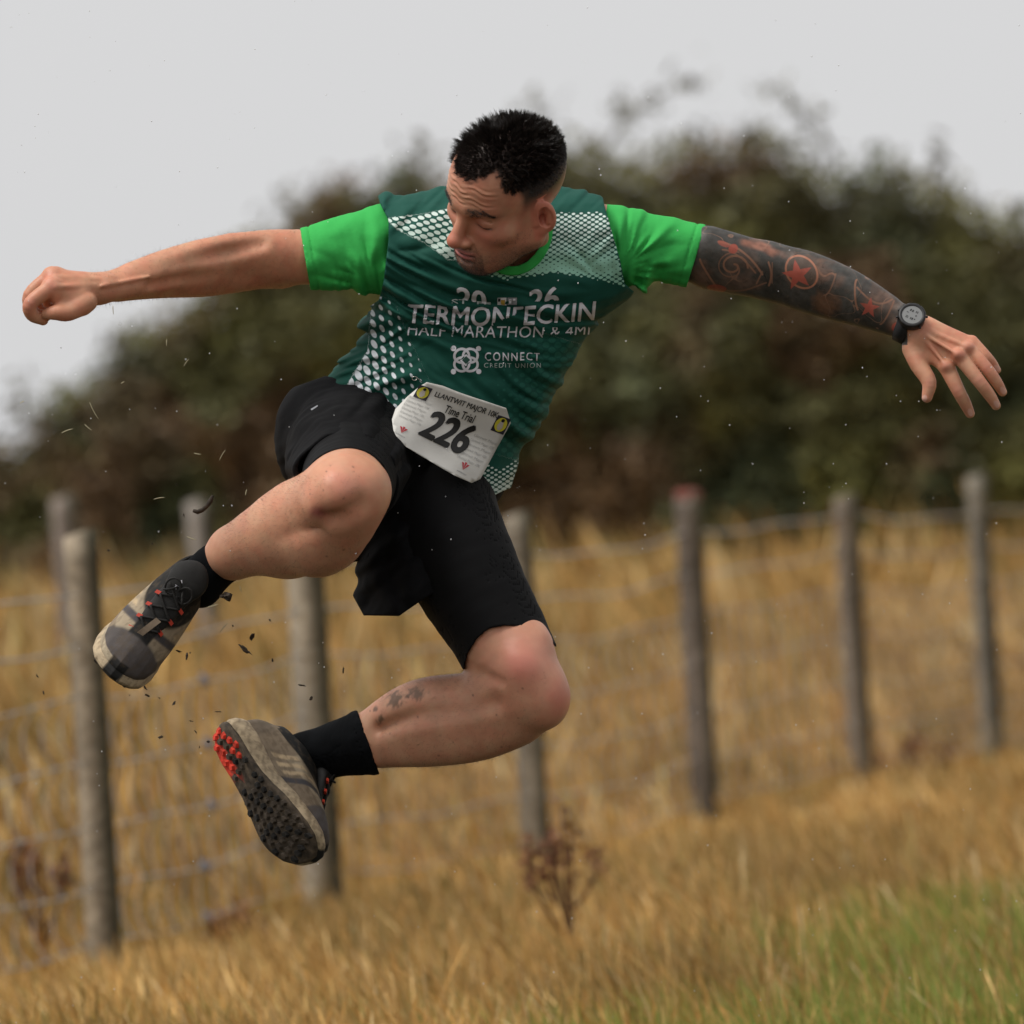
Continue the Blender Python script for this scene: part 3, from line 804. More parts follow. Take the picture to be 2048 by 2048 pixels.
def dot_material():
    m = bpy.data.materials.new('printed_jersey'); m.use_nodes = True; N, L = nodes_of(m); b = N['Principled BSDF']
    b.inputs['Roughness'].default_value = .75; b.inputs['Specular IOR Level'].default_value = .18
    at = N.new('ShaderNodeAttribute'); at.attribute_name = 'lattice'
    ra = N.new('ShaderNodeAttribute'); ra.attribute_name = 'dot'
    co = N.new('ShaderNodeAttribute'); co.attribute_name = 'Col'
    def vm(op, a, bb=None):
        n = N.new('ShaderNodeVectorMath'); n.operation = op; L.new(a, n.inputs[0])
        if bb is not None: n.inputs[1].default_value = bb
        return n
    ds = []
    for off in ((0, 0, 0), (.5, .5, 0)):
        f = vm('FRACTION', vm('ADD', at.outputs['Vector'], off).outputs[0]); g = vm('SUBTRACT', f.outputs[0], (.5, .5, 0))
        g = vm('MULTIPLY', g.outputs[0], (1, 1, 0)); ds.append(vm('LENGTH', g.outputs[0]).outputs['Value'])
    mn = N.new('ShaderNodeMath'); mn.operation = 'MINIMUM'; L.new(ds[0], mn.inputs[0]); L.new(ds[1], mn.inputs[1])
    sb = N.new('ShaderNodeMath'); sb.operation = 'SUBTRACT'; L.new(ra.outputs['Fac'], sb.inputs[0]); L.new(mn.outputs[0], sb.inputs[1])
    mr = N.new('ShaderNodeMapRange'); mr.inputs[1].default_value = -.03; mr.inputs[2].default_value = .03; L.new(sb.outputs[0], mr.inputs[0])
    gt = N.new('ShaderNodeMath'); gt.operation = 'GREATER_THAN'; gt.inputs[1].default_value = .06; L.new(ra.outputs['Fac'], gt.inputs[0])
    mu = N.new('ShaderNodeMath'); mu.operation = 'MULTIPLY'; L.new(mr.outputs[0], mu.inputs[0]); L.new(gt.outputs[0], mu.inputs[1])
    mx = N.new('ShaderNodeMix'); mx.data_type = 'RGBA'; mx.inputs[6].default_value = (.008, .068, .050, 1)
    L.new(mu.outputs[0], mx.inputs[0]); L.new(co.outputs['Color'], mx.inputs[7]); L.new(mx.outputs[2], b.inputs['Base Color'])
    tc = N.new('ShaderNodeTexCoord'); n = N.new('ShaderNodeTexNoise'); n.inputs['Scale'].default_value = 130; L.new(tc.outputs['Object'], n.inputs['Vector'])
    bp = N.new('ShaderNodeBump'); bp.inputs['Strength'].default_value = .18; bp.inputs['Distance'].default_value = .002; L.new(n.outputs['Fac'], bp.inputs['Height']); L.new(bp.outputs[0], b.inputs['Normal'])
    pass
    return m
M_shirt = dot_material()
M_lime = mat('bright_green_jersey', (.040, .38, .080), rough=.8, spec=.15, noise=[(6, .06)], bump=[(150, .15, .002), (40, .15, .006)])
rad, dcol, lat, nd = shirt_attrs(SV)
fn = nd[SF].mean(1); cen = SV[SF].mean(1)
shirt = make_mesh('running_shirt', SV, SF, parent=person, mats=M_shirt, cols=dcol, attrs={'dot': rad, 'lattice': lat})

# green collar band, stitched round the neck opening
def collar_f(p):
    s, t = st_of(p)
    d = shirt_solid(p) - folds(p, s, t)
    d = np.abs(d) - .0042
    nd_ = neck_cut(p)
    return np.maximum(np.maximum(d, nd_ - .0125), -(nd_ + .002))
collar_f.lo = NK[0] - .12; collar_f.hi = NK[0] + .12
v, f = surface(collar_f, .0024)
make_mesh('collar', v, f, parent=shirt, mats=M_lime)

# sleeves
def sleeve(nodes, cuff_a, cuff_b, seam_pts, side, seed, name):
    solid = chain(nodes)[0][0]
    ca, cb = np.array(cuff_a, float), np.array(cuff_b, float); e = (cb - ca) / np.linalg.norm(cb - ca); nrm = np.array([e[1], -e[0]])
    if nrm[0] * side < 0: nrm = -nrm
    def fold(p):
        px = to_px(p); q = (px - ca) @ nrm * -1
        w = wn(p, 5, seed, 2)
        d1 = px - np.array(seam_pts); an = np.arctan2(d1[:, 1], d1[:, 0] * side)
        rr = np.hypot(*d1.T)
        r = .0125 * np.exp(-((rr - 75) / 60) ** 2) * sstep(20, 55, rr) * (streak(an * 1.4, rr / 200, seed + 9) - .42) + .0030 * w + .0014 * wn(p, 13, seed + 1, 2)
        lower = sstep(500, 560, px[:, 1])
        r = r + .0110 * lower * sstep(20, 60, q) * (streak(q / 48, px[:, 1] / 200, seed + 11) - .42)
        return r - .0022 * np.exp(-((q - 17) / 2.2) ** 2)
    def f(p):
        d = solid(p) - fold(p); px = to_px(p)
        d = np.abs(d + .0042) - .0042
        d = np.maximum(d, (px - ca) @ nrm * (DIST / FPX))
        sd = -seam_d(p) - .004
        return np.maximum(d, sd)
    f.lo, f.hi = solid.lo, solid.hi
    v, F = surface(f, .0030)
    return make_mesh(name, v, F, parent=shirt, mats=M_lime)
sleeve([(830, 500, -.055, 90), (768, 502, -.06, 94), (700, 504, -.075, 79), (650, 512, -.085, 69), (590, 521, -.095, 62)], (600, 457), (621, 580), (740, 575), -1, 51, 'sleeve')
sleeve([(1160, 490, -.045, 84), (1225, 490, -.04, 82), (1300, 497, -.035, 69), (1350, 504, -.03, 67), (1420, 515, -.03, 64)], (1407, 466), (1374, 570), (1240, 545), 1, 52, 'sleeve')

# ---------------------------------------------------------------- shorts, tights, socks (black)
M_short = mat('black_shorts_cloth', (.0050, .0050, .0058), rough=.85, spec=.12, noise=[(8, .25)], bump=[(120, .15, .002)])
M_tight = mat('black_stretch_cloth', (.0050, .0050, .0056), rough=.75, spec=.14, noise=[(8, .2)], bump=[(300, .1, .001)])
M_sock = mat('black_knit', (.0050, .0056, .0066), rough=.95, spec=.08, noise=[(30, .2)], bump=[(420, .5, .0015)])

def line_d(p, a, b, inside):
    """px half-plane: negative on the side of point 'inside'"""
    a, b = np.array(a, float), np.array(b, float); e = (b - a) / np.linalg.norm(b - a); n = np.array([e[1], -e[0]])
    if (np.array(inside) - a) @ n > 0: n = -n
    return ((to_px(p) - a) @ n) * (DIST / FPX)

TH_A, TH_B = PI(708, 925, -.18), PI(690, 990, -.42)
TH_D = (TH_B - TH_A) / np.linalg.norm(TH_B - TH_A)
tR = G(chain([(725, 880, -.02, 120), (707, 926, -.18, 107), (697, 962, -.30, 93), (692, 978, -.36, 86), (691, 984, -.40, 85)]))
def tights_right(p):
    d = tR(p) - .0010 * wn(p, 11, 61, 2); d = np.abs(d + .0025) - .0025
    ed = (p - PI(693, 975, -.352)) @ TH_D + .010 * np.sin(np.arctan2(p[:, 2] + .0, p[:, 0] + .28) * 2 + 1)
    return np.maximum(np.maximum(d, ed), -((p - PI(725, 880, -.06)) @ TH_D))
tights_right.lo, tights_right.hi = tR.lo, tR.hi
tL = G(chain([(840, 900, .0, 122), (884, 1045, -.05, 117), (929, 1145, -.085, 110), (994, 1262, -.12, 98), (1040, 1350, -.15, 92)]))
def tights_left(p):
    d = tL(p) - .0012 * wn(p, 9, 62, 2); d = np.abs(d + .0025) - .0025
    px = to_px(p)
    yl = np.interp(px[:, 0], [900, 928, 936, 955, 979, 1010, 1050, 1077, 1095, 1120], [1390, 1338, 1306, 1276, 1257, 1251, 1254, 1266, 1281, 1300])
    return np.maximum(d, (px[:, 1] - yl) * (DIST / FPX) * .7)
tights_left.lo, tights_left.hi = tL.lo, tL.hi
tv, tf = [], []
v1, f1 = surface(tights_right, .0032); v2, f2 = surface(tights_left, .0032)
make_mesh('compression_tights', np.concatenate([v1, v2]), np.concatenate([f1, f2 + len(v1)]), parent=person, mats=M_tight)

hip = G([(rc(PI(750, 890, -.03), PI(838, 985, -.035), .095, .085), .05), (el(PI(765, 880, .03), np.array([.150, .125, .105])), .05), (rc(PI(690, 850, .03), PI(900, 930, .02), .085, .10), .06),
         (rc(PI(695, 870, .06), PI(655, 890, .04), .092, .068), .06), (el(PI(640, 868, .02), np.array([.055, .09, .078])), .06)])
sR = G(chain([(700, 880, -.01, 128), (695, 920, -.14, 124), (694, 950, -.23, 112), (692, 965, -.28, 103)]))
sL = G(chain([(835, 900, .01, 126), (850, 1010, -.01, 138), (860, 1090, -.015, 150), (867, 1160, -.02, 158), (880, 1240, -.03, 166)]))
SH_A, SH_B = np.array([729., 1232.]), np.array([1006., 1094.])
def shorts_folds(p):
    px = to_px(p)
    q = (px - SH_A) @ np.array([.905, -.425])
    w = wn(p, 4, 71, 2)
    r = .016 * sstep(980, 1120, px[:, 1]) * (streak(q / 110, px[:, 1] / 500, 73) - .42) + .010 * (streak((px[:, 0] + px[:, 1]) / 160, (px[:, 0] - px[:, 1]) / 520, 74) - .42) + .003 * w
    an = np.arctan2(px[:, 1] - 985, px[:, 0] - 690)
    r = r + .0035 * np.sin(an * 9 + 3 * w) * np.exp(-((np.hypot(px[:, 0] - 690, px[:, 1] - 985) - 130) / 50) ** 2)
    return r + .0015 * wn(p, 16, 72, 2)
def shorts_f(p):
    px = to_px(p)
    fo = shorts_folds(p)
    dl = sL(p) - fo; dl = np.abs(dl + .0045) - .0045
    yh = np.interp(px[:, 0], [650, 700, 729, 798, 850, 930, 985, 1006, 1015], [1240, 1236, 1231, 1232, 1196, 1150, 1118, 1094, 1086])
    dl = np.maximum(dl, (px[:, 1] - yh) * (DIST / FPX) * .75)
    dl = np.maximum(dl, line_d(p, (655, 1100), (729, 1234), (900, 1100)))
    dl = np.maximum(dl, line_d(p, (940, 985), (1008, 1097), (800, 1100)))
    dr = sR(p) - fo * .7; dr = np.abs(dr + .004) - .004
    dr = np.maximum(dr, (p - PI(694, 955, -.285)) @ TH_D)
    d = smin(smin(hip(p) - fo * .5, dl, .03), dr, .012)
    wl = np.interp(px[:, 0], [540, 600, 650, 700, 800, 950], [790, 770, 752, 760, 800, 900])
    return np.maximum(d, (wl - px[:, 1]) * (DIST / FPX) * .8)
shorts_f.lo = np.min([hip.lo, sR.lo, sL.lo], 0); shorts_f.hi = np.max([hip.hi, sR.hi, sL.hi], 0)
v, f = surface(shorts_f, .0034)
v_short, f_short = v, f
shorts = make_mesh('running_shorts', v, f, parent=person, mats=M_short)
# little grey reflective tab on the right hip
def blade_strip(pts, w, dep, name, m, parent):
    P_ = [PI(x, y, dep) for x, y in pts]; V_ = []; F_ = []
    for i, q in enumerate(P_):
        V_ += [q + np.array([0, 0, w / 2]), q - np.array([0, 0, w / 2]), q + np.array([0, .002, -w / 2]), q + np.array([0, .002, w / 2])]
        if i:
            a, b = 4 * (i - 1), 4 * i
            F_ += [(a + j, a + (j + 1) % 4, b + (j + 1) % 4, b + j) for j in range(4)]
    F_ += [(3, 2, 1, 0), tuple(4 * (len(P_) - 1) + j for j in range(4))]
    return make_mesh(name, np.array(V_), F_, parent=parent, mats=m, smooth=False)

def sock(nodes, top_a, top_b, inside, name):
    so = chain(nodes)[0][0]
    def f(p):
        d = so(p) - .0009 * wn(p * np.array([1, 1, 1]), 18, 81, 2)
        ld = line_d(p, top_a, top_b, inside)
        d = d - .0016 * np.exp(-((ld + .010) / .006) ** 2)
        d = np.abs(d + .0022) - .0022
        return np.maximum(d, ld)
    f.lo, f.hi = so.lo, so.hi
    v, F = surface(f, .0030)
    return make_mesh(name, v, F, parent=person, mats=M_sock)
sock([(515, 1083, -.165, 60), (480, 1101, -.135, 50), (452, 1117, -.115, 45), (425, 1138, -.10, 47), (400, 1165, -.095, 50)], (446, 1070), (484, 1156), (420, 1150), 'sock')
sock([(790, 1470, .025, 76), (735, 1484, .055, 66), (690, 1494, .082, 58), (650, 1506, .11, 54), (615, 1515, .12, 54), (580, 1528, .12, 50)], (716, 1425), (757, 1542), (640, 1500), 'sock')
# ---------------------------------------------------------------- hair and brows
def tri_areas(V, F):
    a, b, c = V[F[:, 0]], V[F[:, 1]], V[F[:, 2]]
    return np.linalg.norm(np.cross(b - a, c - a), axis=1)
HQ = bodyP[0]; hc = bodyV[HQ].mean(1); hlc = local_head(hc)
inh = (np.abs(hlc[:, 0]) < .09) & (hlc[:, 1] > -.125) & (hlc[:, 1] < .11) & (hlc[:, 2] > -.03)
HQ = HQ[inh]; hc = hc[inh]; hlc = hlc[inh]
hm = hair_top(hlc)
rh = np.random.default_rng(11)
def sample_faces(n, w):
    ar = tri_areas(bodyV, HQ) * w; k = rh.choice(len(HQ), n, p=ar / ar.sum()); a = rh.random(n); b = rh.random(n)
    q = bodyV[HQ[k]]; return (q[:, 0] * (1 - a)[:, None] + q[:, 1] * a[:, None]) * (1 - b)[:, None] + (q[:, 3] * (1 - a)[:, None] + q[:, 2] * a[:, None]) * b[:, None]
def strands(P0, dirs, L, wd, bend, name, m, parent, nseg=3):
    n = len(P0); V_ = []; 
    side = np.cross(dirs, rh.normal(size=(n, 3))); side /= np.linalg.norm(side, axis=1)[:, None] + 1e-9
    up = np.cross(dirs, side)
    rings = []
    for i in range(nseg + 1):
        t = i / nseg; w = wd * (1 - .85 * t)
        c = P0 + dirs * (L * t)[:, None] + bend * (L * t * t)[:, None]
        rings.append(np.stack([c + side * w[:, None], c + (-.5 * side + .866 * up) * w[:, None], c + (-.5 * side - .866 * up) * w[:, None]], 1))
    Vv = np.stack(rings, 1).reshape(-1, 3); base = np.arange(n) * 3 * (nseg + 1); Ff = []
    for i in range(nseg):
        for j in range(3):
            a = base + 3 * i + j; b = base + 3 * i + (j + 1) % 3
            Ff.append(np.stack([a, b, b + 3, a + 3], 1))
    return make_mesh(name, Vv, np.concatenate(Ff), parent=parent, mats=m)
M_hair = mat('dark_wet_hair', (.0150, .0110, .0090), rough=.36, spec=.55)
def hair_part():
    n = 23000
    P0 = sample_faces(n, np.clip(hm, .0, 1) ** 2 + 1e-6); keep = hair_top(local_head(P0)) > rh.uniform(.15, .9, n); P0 = P0[keep]; n = len(P0)
    nr = grad(head, P0); nr /= np.linalg.norm(nr, axis=1)[:, None]
    l = local_head(P0); x, y, z = l.T
    topness = sstep(.055, .095, z + .12 * np.maximum(0, y - .03)); backs = sstep(-.02, -.08, y)
    L = (.0036 + .0125 * topness) * rh.uniform(.6, 1.2, n) * (1 - .35 * backs) * (1 - .45 * sstep(.02, .07, y) * topness)
    ln = nr @ HM                                     # to the head frame
    fl = np.stack([.12 * np.sign(x) + .1 * rh.normal(size=n), (.30 * sstep(-.06, .05, y) + .45 * sstep(.03, .065, y)) * topness + .10 * rh.normal(size=n), -.55 * (1 - topness) + .12 * rh.normal(size=n)], 1)
    # spiky tufts
    tuft = wn(l, 40, 91, 1)[:, None] * np.array([[.35, .2, .1]]) + wn(l, 60, 92, 1)[:, None] * np.array([[-.1, .3, .25]])
    dl = ln * (.62 + .30 * topness)[:, None] + fl + tuft * topness[:, None]
    d = dl @ HM.T; d /= np.linalg.norm(d, axis=1)[:, None]
    # wet hair gathers into spikes: strands lean to the tip of their tuft
    ck = rh.choice(n, 900, replace=False); best = np.full(n, 1e9); bi = np.zeros(n, int)
    for i_, k_ in enumerate(ck):
        dd = ((P0 - P0[k_]) ** 2).sum(1); m_ = dd < best; best[m_] = dd[m_]; bi[m_] = k_
    tip = P0[bi] + d[bi] * (.0036 + .0165 * topness[bi])[:, None]; dt = tip - P0; dt /= np.linalg.norm(dt, axis=1)[:, None] + 1e-9
    spk_ = rh.random(n) < .5; L = np.where(spk_, L * 1.18, L * .62); cw = (np.where(spk_, .82, .15) * topness * (1 - .65 * sstep(.025, .055, y)))[:, None]; d = d * (1 - cw) + dt * cw; d /= np.linalg.norm(d, axis=1)[:, None]
    bend = rh.normal(size=(n, 3)) * .08 + nr * .06
    return strands(P0 - nr * .0008, d, L, rh.uniform(.00045, .00085, n), bend, 'hair', M_hair, person)
hair = hair_part()
def brow_part():
  for s in (1, -1):
    pts = []
    for s in (s,):
        k = 210; xx = rh.uniform(.013, .056, k); zz = .0340 + .0040 * sstep(.012, .036, xx) - .0085 * sstep(.038, .056, xx) + rh.normal(size=k) * .0022 * (1 - .5 * sstep(.03, .055, xx))
        pts.append(np.stack([s * xx, np.full(k, .085) - .35 * np.maximum(0, xx - .02), zz], 1))
    l = np.concatenate(pts); P0 = HC + HS * l @ HM.T
    for _ in range(6): P0 = project(head, P0, 1, .01)
    nr = grad(head, P0); nr /= np.linalg.norm(nr, axis=1)[:, None]
    d = nr * .35 + (np.stack([np.sign(l[:, 0]) * .9, 0 * l[:, 0], .25 + 0 * l[:, 0]], 1) + .2 * rh.normal(size=(len(l), 3))) @ HM.T
    d /= np.linalg.norm(d, axis=1)[:, None]
    strands(P0, d, rh.uniform(.004, .007, len(l)), rh.uniform(.0003, .0005, len(l)), rh.normal(size=(len(l), 3)) * .1 - nr * .25, 'eyebrow', M_hair, person)
brow_part()
def stubble():
    Q = bodyP[0]; c = bodyV[Q].mean(1); l = local_head(c); x, y, z = l.T; ax = np.abs(x)
    w = (y > .0) * (ax < .075) * (z > -.11) * (z < .0) * (sstep(-.042, -.054, z) * (.35 + .65 * (ax < .034)) * (1 - .85 * np.exp(-((ax - .034) / .012) ** 2 - ((z + .05) / .012) ** 2)) + 1.3 * (y > .07) * np.exp(-(x / .026) ** 4 - ((z + .0385) / .005) ** 2) + .25 * sstep(.05, .06, ax) * (z < -.01))
    w = w * (1 - (y > .07) * np.exp(-(x / .022) ** 4 - ((z + .0522) / .0085) ** 4))
    ar = tri_areas(bodyV, Q) * np.clip(w, 0, None); n = 8500; k = rh.choice(len(Q), n, p=ar / ar.sum()); P0 = c[k] + rh.normal(size=(n, 3)) * .0004
    nr = grad(head, P0); nr /= np.linalg.norm(nr, axis=1)[:, None]
    d = nr * .6 + (np.array([[0, .3, -.6]]) + .3 * rh.normal(size=(n, 3))) @ HM.T; d /= np.linalg.norm(d, axis=1)[:, None]
    strands(P0 - nr * .0003, d, rh.uniform(.0014, .0032, n), np.full(n, .00019), rh.normal(size=(n, 3)) * .1, 'stubble', M_hair, person, nseg=1)
stubble()
# fine arm and leg hair catching the light
def fuzz():
    Q = bodyP[0]; c = bodyV[Q].mean(1); px = to_px(c); 
    ok = ((px[:, 0] > 180) & (px[:, 0] < 590) & (px[:, 1] < 620)) | ((px[:, 0] > 1410) & (px[:, 0] < 1800) & (px[:, 1] < 650)) | ((px[:, 0] > 450) & (px[:, 0] < 720) & (px[:, 1] > 950) & (px[:, 1] < 1150)) | ((px[:, 0] > 760) & (px[:, 1] > 1340) & (px[:, 0] < 1090))
    ar = tri_areas(bodyV, Q) * ok; n = 14000; k = rh.choice(len(Q), n, p=ar / ar.sum()); P0 = c[k]
    nr = grad(body_f, P0); nr /= np.linalg.norm(nr, axis=1)[:, None]
    d = nr * .75 + rh.normal(size=(n, 3)) * .35 + np.array([0, 0, -.2]); d /= np.linalg.norm(d, axis=1)[:, None]
    return strands(P0, d, rh.uniform(.003, .008, n), np.full(n, .00012), rh.normal(size=(n, 3)) * .3, 'body_hair', mat('fine_body_hair', (.10, .065, .04), rough=.5), person, nseg=2)
fuzz()

# ---------------------------------------------------------------- printing on the shirt (flat print laid on the cloth)
def bvh_of(obs):
    Vs, Fs, o = [], [], 0
    for ob in obs:
        me = ob.data; v = np.empty(len(me.vertices) * 3, np.float32); me.vertices.foreach_get('co', v); v = v.reshape(-1, 3)
        Vs += [Vector(q) for q in v]; Fs += [[i + o for i in p.vertices] for p in me.polygons]; o += len(v)
    return BVHTree.FromPolygons(Vs, Fs)
def raw_bvh(V, F):
    W_ = to_world(V); return BVHTree.FromPolygons([Vector(q) for q in W_], F.tolist())
shirt_bvh = raw_bvh(SV, SF)
CAMW = Vector((0, -DIST, EYE))
def drop(bvh, px, py, lift=.0009):
    q = Vector(to_world(PI(px, py, -1.0)[None])[0]); d = (q - CAMW).normalized()
    h, n, i, dist = bvh.ray_cast(CAMW, d)
    if h is None: return None
    if n.dot(d) > 0: n = -n
    return h + n * lift

def glyphs(text, bold=0.0, shear=0.0, cell=.06, spacing=1.0):
    """a text as flat triangles in unit-height coordinates; bold strokes are built from stepped copies (3rd column = layer)"""
    cu = bpy.data.curves.new('text', 'FONT'); cu.body = text; cu.size = 1; cu.shear = shear; cu.space_character = spacing; cu.resolution_u = 4
    ob = bpy.data.objects.new('text', cu); C.objects.link(ob)
    me = bpy.data.meshes.new_from_object(ob.evaluated_get(bpy.context.evaluated_depsgraph_get()))
    C.objects.unlink(ob); bpy.data.objects.remove(ob)
    V_, F_ = slice_mesh(me, cell)
    if not bold: return V_, F_
    Vs, Fs = [], []
    for k, (dx, dy) in enumerate(((-1, 0), (1, 0), (-.5, .6), (.5, .6), (-.5, -.6), (.5, -.6), (0, 0))):
        q = V_.copy(); q[:, 0] += dx * bold; q[:, 1] += dy * bold; q[:, 2] = k; Fs += [[i + len(V_) * k for i in f] for f in F_]; Vs.append(q)
    return np.concatenate(Vs), Fs
def slice_mesh(me, cell):
    bm = bmesh.new(); bm.from_mesh(me); bpy.data.meshes.remove(me)
    xs = [v.co.x for v in bm.verts]; ys = [v.co.y for v in bm.verts]
    if cell:
        for lo_, hi_, n_ in ((min(xs), max(xs), (1, 0, 0)), (min(ys), max(ys), (0, 1, 0))):
            k = lo_ + cell
            while k < hi_:
                bmesh.ops.bisect_plane(bm, geom=bm.verts[:] + bm.edges[:] + bm.faces[:], plane_co=(n_[0] * k, n_[1] * k, 0), plane_no=n_); k += cell
    bmesh.ops.triangulate(bm, faces=bm.faces[:])
    V_ = np.array([(v.co.x, v.co.y, 0) for v in bm.verts]); bm.verts.index_update(); F_ = [[v.index for v in f.verts] for f in bm.faces]
    bm.free(); return V_, F_
def poly2d(loops, cell):
    bm = bmesh.new()
    for lp in loops: bm.faces.new([bm.verts.new((x, y, 0)) for x, y in lp])
    me = bpy.data.meshes.new('flat'); bm.to_mesh(me); bm.free(); return slice_mesh(me, cell)
def fit(V_, x0, x1, y0, y1):
    lo_, hi_ = V_.min(0), V_.max(0); u = (V_[:, :2] - lo_[:2]) / (hi_ - lo_)[:2]
    return np.stack([x0 + u[:, 0] * (x1 - x0), y1 + u[:, 1] * (y0 - y1), V_[:, 2]], 1)
def lay(name, pts, F_, m, parent, surf=None, crop=None, lift=.0009):
    """pts in photo pixels; crop(px,py) False hides a piece swallowed by a fold"""
    surf = surf or (lambda x, y, l=0: drop(shirt_bvh, x, y, lift + l * .00009))
    W_ = [surf(x, y, l) for x, y, l in pts]; F2 = []
    for f in F_:
        if any(W_[i] is None for i in f): continue
        if crop is not None and not crop(*np.mean([pts[i][:2] for i in f], 0)): continue
        F2.append(f)
    if not F2: return None
    used = sorted({i for f in F2 for i in f}); mp = {k: i for i, k in enumerate(used)}
    me = bpy.data.meshes.new(name); me.from_pydata([W_[i] for i in used], [], [[mp[i] for i in f] for f in F2]); me.update()
    return link(name, me, parent, m)
M_white = mat('white_print', (.62, .62, .67), rough=.6, spec=.3)
M_pale = mat('pale_print', (.40, .46, .45), rough=.6, spec=.3)
def arc(p, x0, x1, sag, slope=0):
    t = (p[:, 0] - (x0 + x1) / 2) / ((x1 - x0) / 2); q = p.copy(); q[:, 1] += sag * (1 - t * t) + slope * t; return q
g, f = glyphs('20', .03, 0, .12); p = fit(g, 913, 973, 578, 617); p[:, 1] += (p[:, 0] - 943) * .17
lay('lettering', p, f, M_white, shirt, crop=lambda x, y: y < 602 + .22 * (x - 943))
g, f = glyphs('26', .03, 0, .12); p = fit(g, 1058, 1118, 576, 616); p[:, 1] -= (p[:, 0] - 1088) * .14
lay('lettering', p, f, M_white, shirt, crop=lambda x, y: y < 601 - .06 * (x - 1088))
g, f = glyphs('ST. FE', .01, 0, .2); p = fit(g, 903, 982, 601, 611); p[:, 1] += (p[:, 0] - 943) * .06
lay('lettering', p, f, M_pale, shirt, crop=lambda x, y: y < 608 + .03 * (x - 943))
g, f = glyphs('TERMONFECKIN', .020, .12, .09, 1.02); p = arc(fit(g, 816, 1192, 604, 642), 816, 1192, 9, -3)
def crop_t(x, y):
    if 985 < x < 1045 and y > 640 - .35 * (x - 985) + 4: return False
    return True
lay('lettering', p, f, M_white, shirt, crop=crop_t)
g, f = glyphs('HALF MARATHON & 4MI', .0, .12, .12, 1.04); p = arc(fit(g, 815, 1180, 648, 671), 815, 1180, 4, 1)
def crop_h(x, y):
    if x < 905 and y < 654 + .04 * (x - 815): return False
    if 905 < x < 925: return y < 668
    if x > 1085: return 654 < y < 668
    return True
lay('lettering', p, f, M_white, shirt, crop=crop_h)
g, f = glyphs('CONNECT', .012, 0, .12, 1.28); p = fit(g, 970, 1079, 705, 721)
lay('lettering', p, f, M_white, shirt)
g, f = glyphs('CREDIT UNION', .0, 0, .15, 1.3); p = fit(g, 968, 1081, 726, 735)
lay('lettering', p, f, M_pale, shirt)
# two small crests between the year figures
def rect(x0, y0, x1, y1): return [[(x0, y0), (x1, y0), (x1, y1), (x0, y1)]]
M_yel = mat('yellow_print', (.55, .36, .06), rough=.6); M_grey = mat('grey_print', (.22, .23, .25), rough=.6); M_black = mat('black_print', (.012, .012, .012), rough=.6)
for lp, m in ((rect(995, 595, 1013, 610), M_white), (rect(1002, 599, 1010, 609), M_yel), (rect(996, 596, 1001, 602), M_black), (rect(1015, 595, 1034, 609), M_grey), (rect(1018, 598, 1023, 606), M_white), (rect(1026, 597, 1031, 601), M_white)):
    g, f = poly2d(lp, 6); lay('crest', g, f, m, shirt, lift=.0009 if m in (M_white, M_grey) and lp[0][0][0] in (995, 1015) else .0014)
# knot emblem: four interlaced loops, a diamond, four dots
def ring2(cx, cy, rx, ry, w, n=26, a0=0, a1=2 * math.pi):
    L = []
    for i in range(n):
        a, b = a0 + (a1 - a0) * i / n, a0 + (a1 - a0) * (i + 1) / n
        L.append([(cx + (rx - w) * math.cos(a), cy + (ry - w) * math.sin(a)), (cx + rx * math.cos(a), cy + ry * math.sin(a)), (cx + rx * math.cos(b), cy + ry * math.sin(b)), (cx + (rx - w) * math.cos(b), cy + (ry - w) * math.sin(b))])
    return L
ex, ey = 932, 720; L = []
for dx, dy in ((-8.5, -8.5), (8.5, -8.5), (-8.5, 8.5), (8.5, 8.5)): L += ring2(ex + dx, ey + dy, 17, 16, 5)
for dx, dy in ((-25, -23), (25, -23), (-25, 23), (25, 23)): L += [[(ex + dx + 5.4 * math.cos(a), ey + dy + 5.4 * math.sin(a)) for a in np.linspace(0, 2 * math.pi, 14, endpoint=False)]]
g, f = poly2d(L, None); lay('emblem', g, f, M_white, shirt)
g, f = poly2d([[(ex, ey - 12), (ex + 12, ey), (ex, ey + 12), (ex - 12, ey)]], 5); lay('emblem', g, f, mat('deep_green_print', (.006, .05, .036), rough=.6), shirt, lift=.0013)
g, f = poly2d([[(ex + 8 * math.cos(a), ey + 8 * math.sin(a)), (ex + 12 * math.cos(a), ey + 12 * math.sin(a)), (ex + 12 * math.cos(b), ey + 12 * math.sin(b)), (ex + 8 * math.cos(b), ey + 8 * math.sin(b))] for a, b in ((k * math.pi / 2, (k + 1) * math.pi / 2) for k in range(4))], None); lay('emblem', g, f, M_white, shirt, lift=.0017)
# reflective tab on the shorts
short_bvh = raw_bvh(v_short, f_short) if 'v_short' in globals() else None
if short_bvh:
    g, f = poly2d([[(622, 819), (636, 811), (636, 814), (624, 822)]], None); lay('reflective_tab', g, f, M_grey, shorts, surf=lambda x, y, l=0: drop(short_bvh, x, y, .0012))

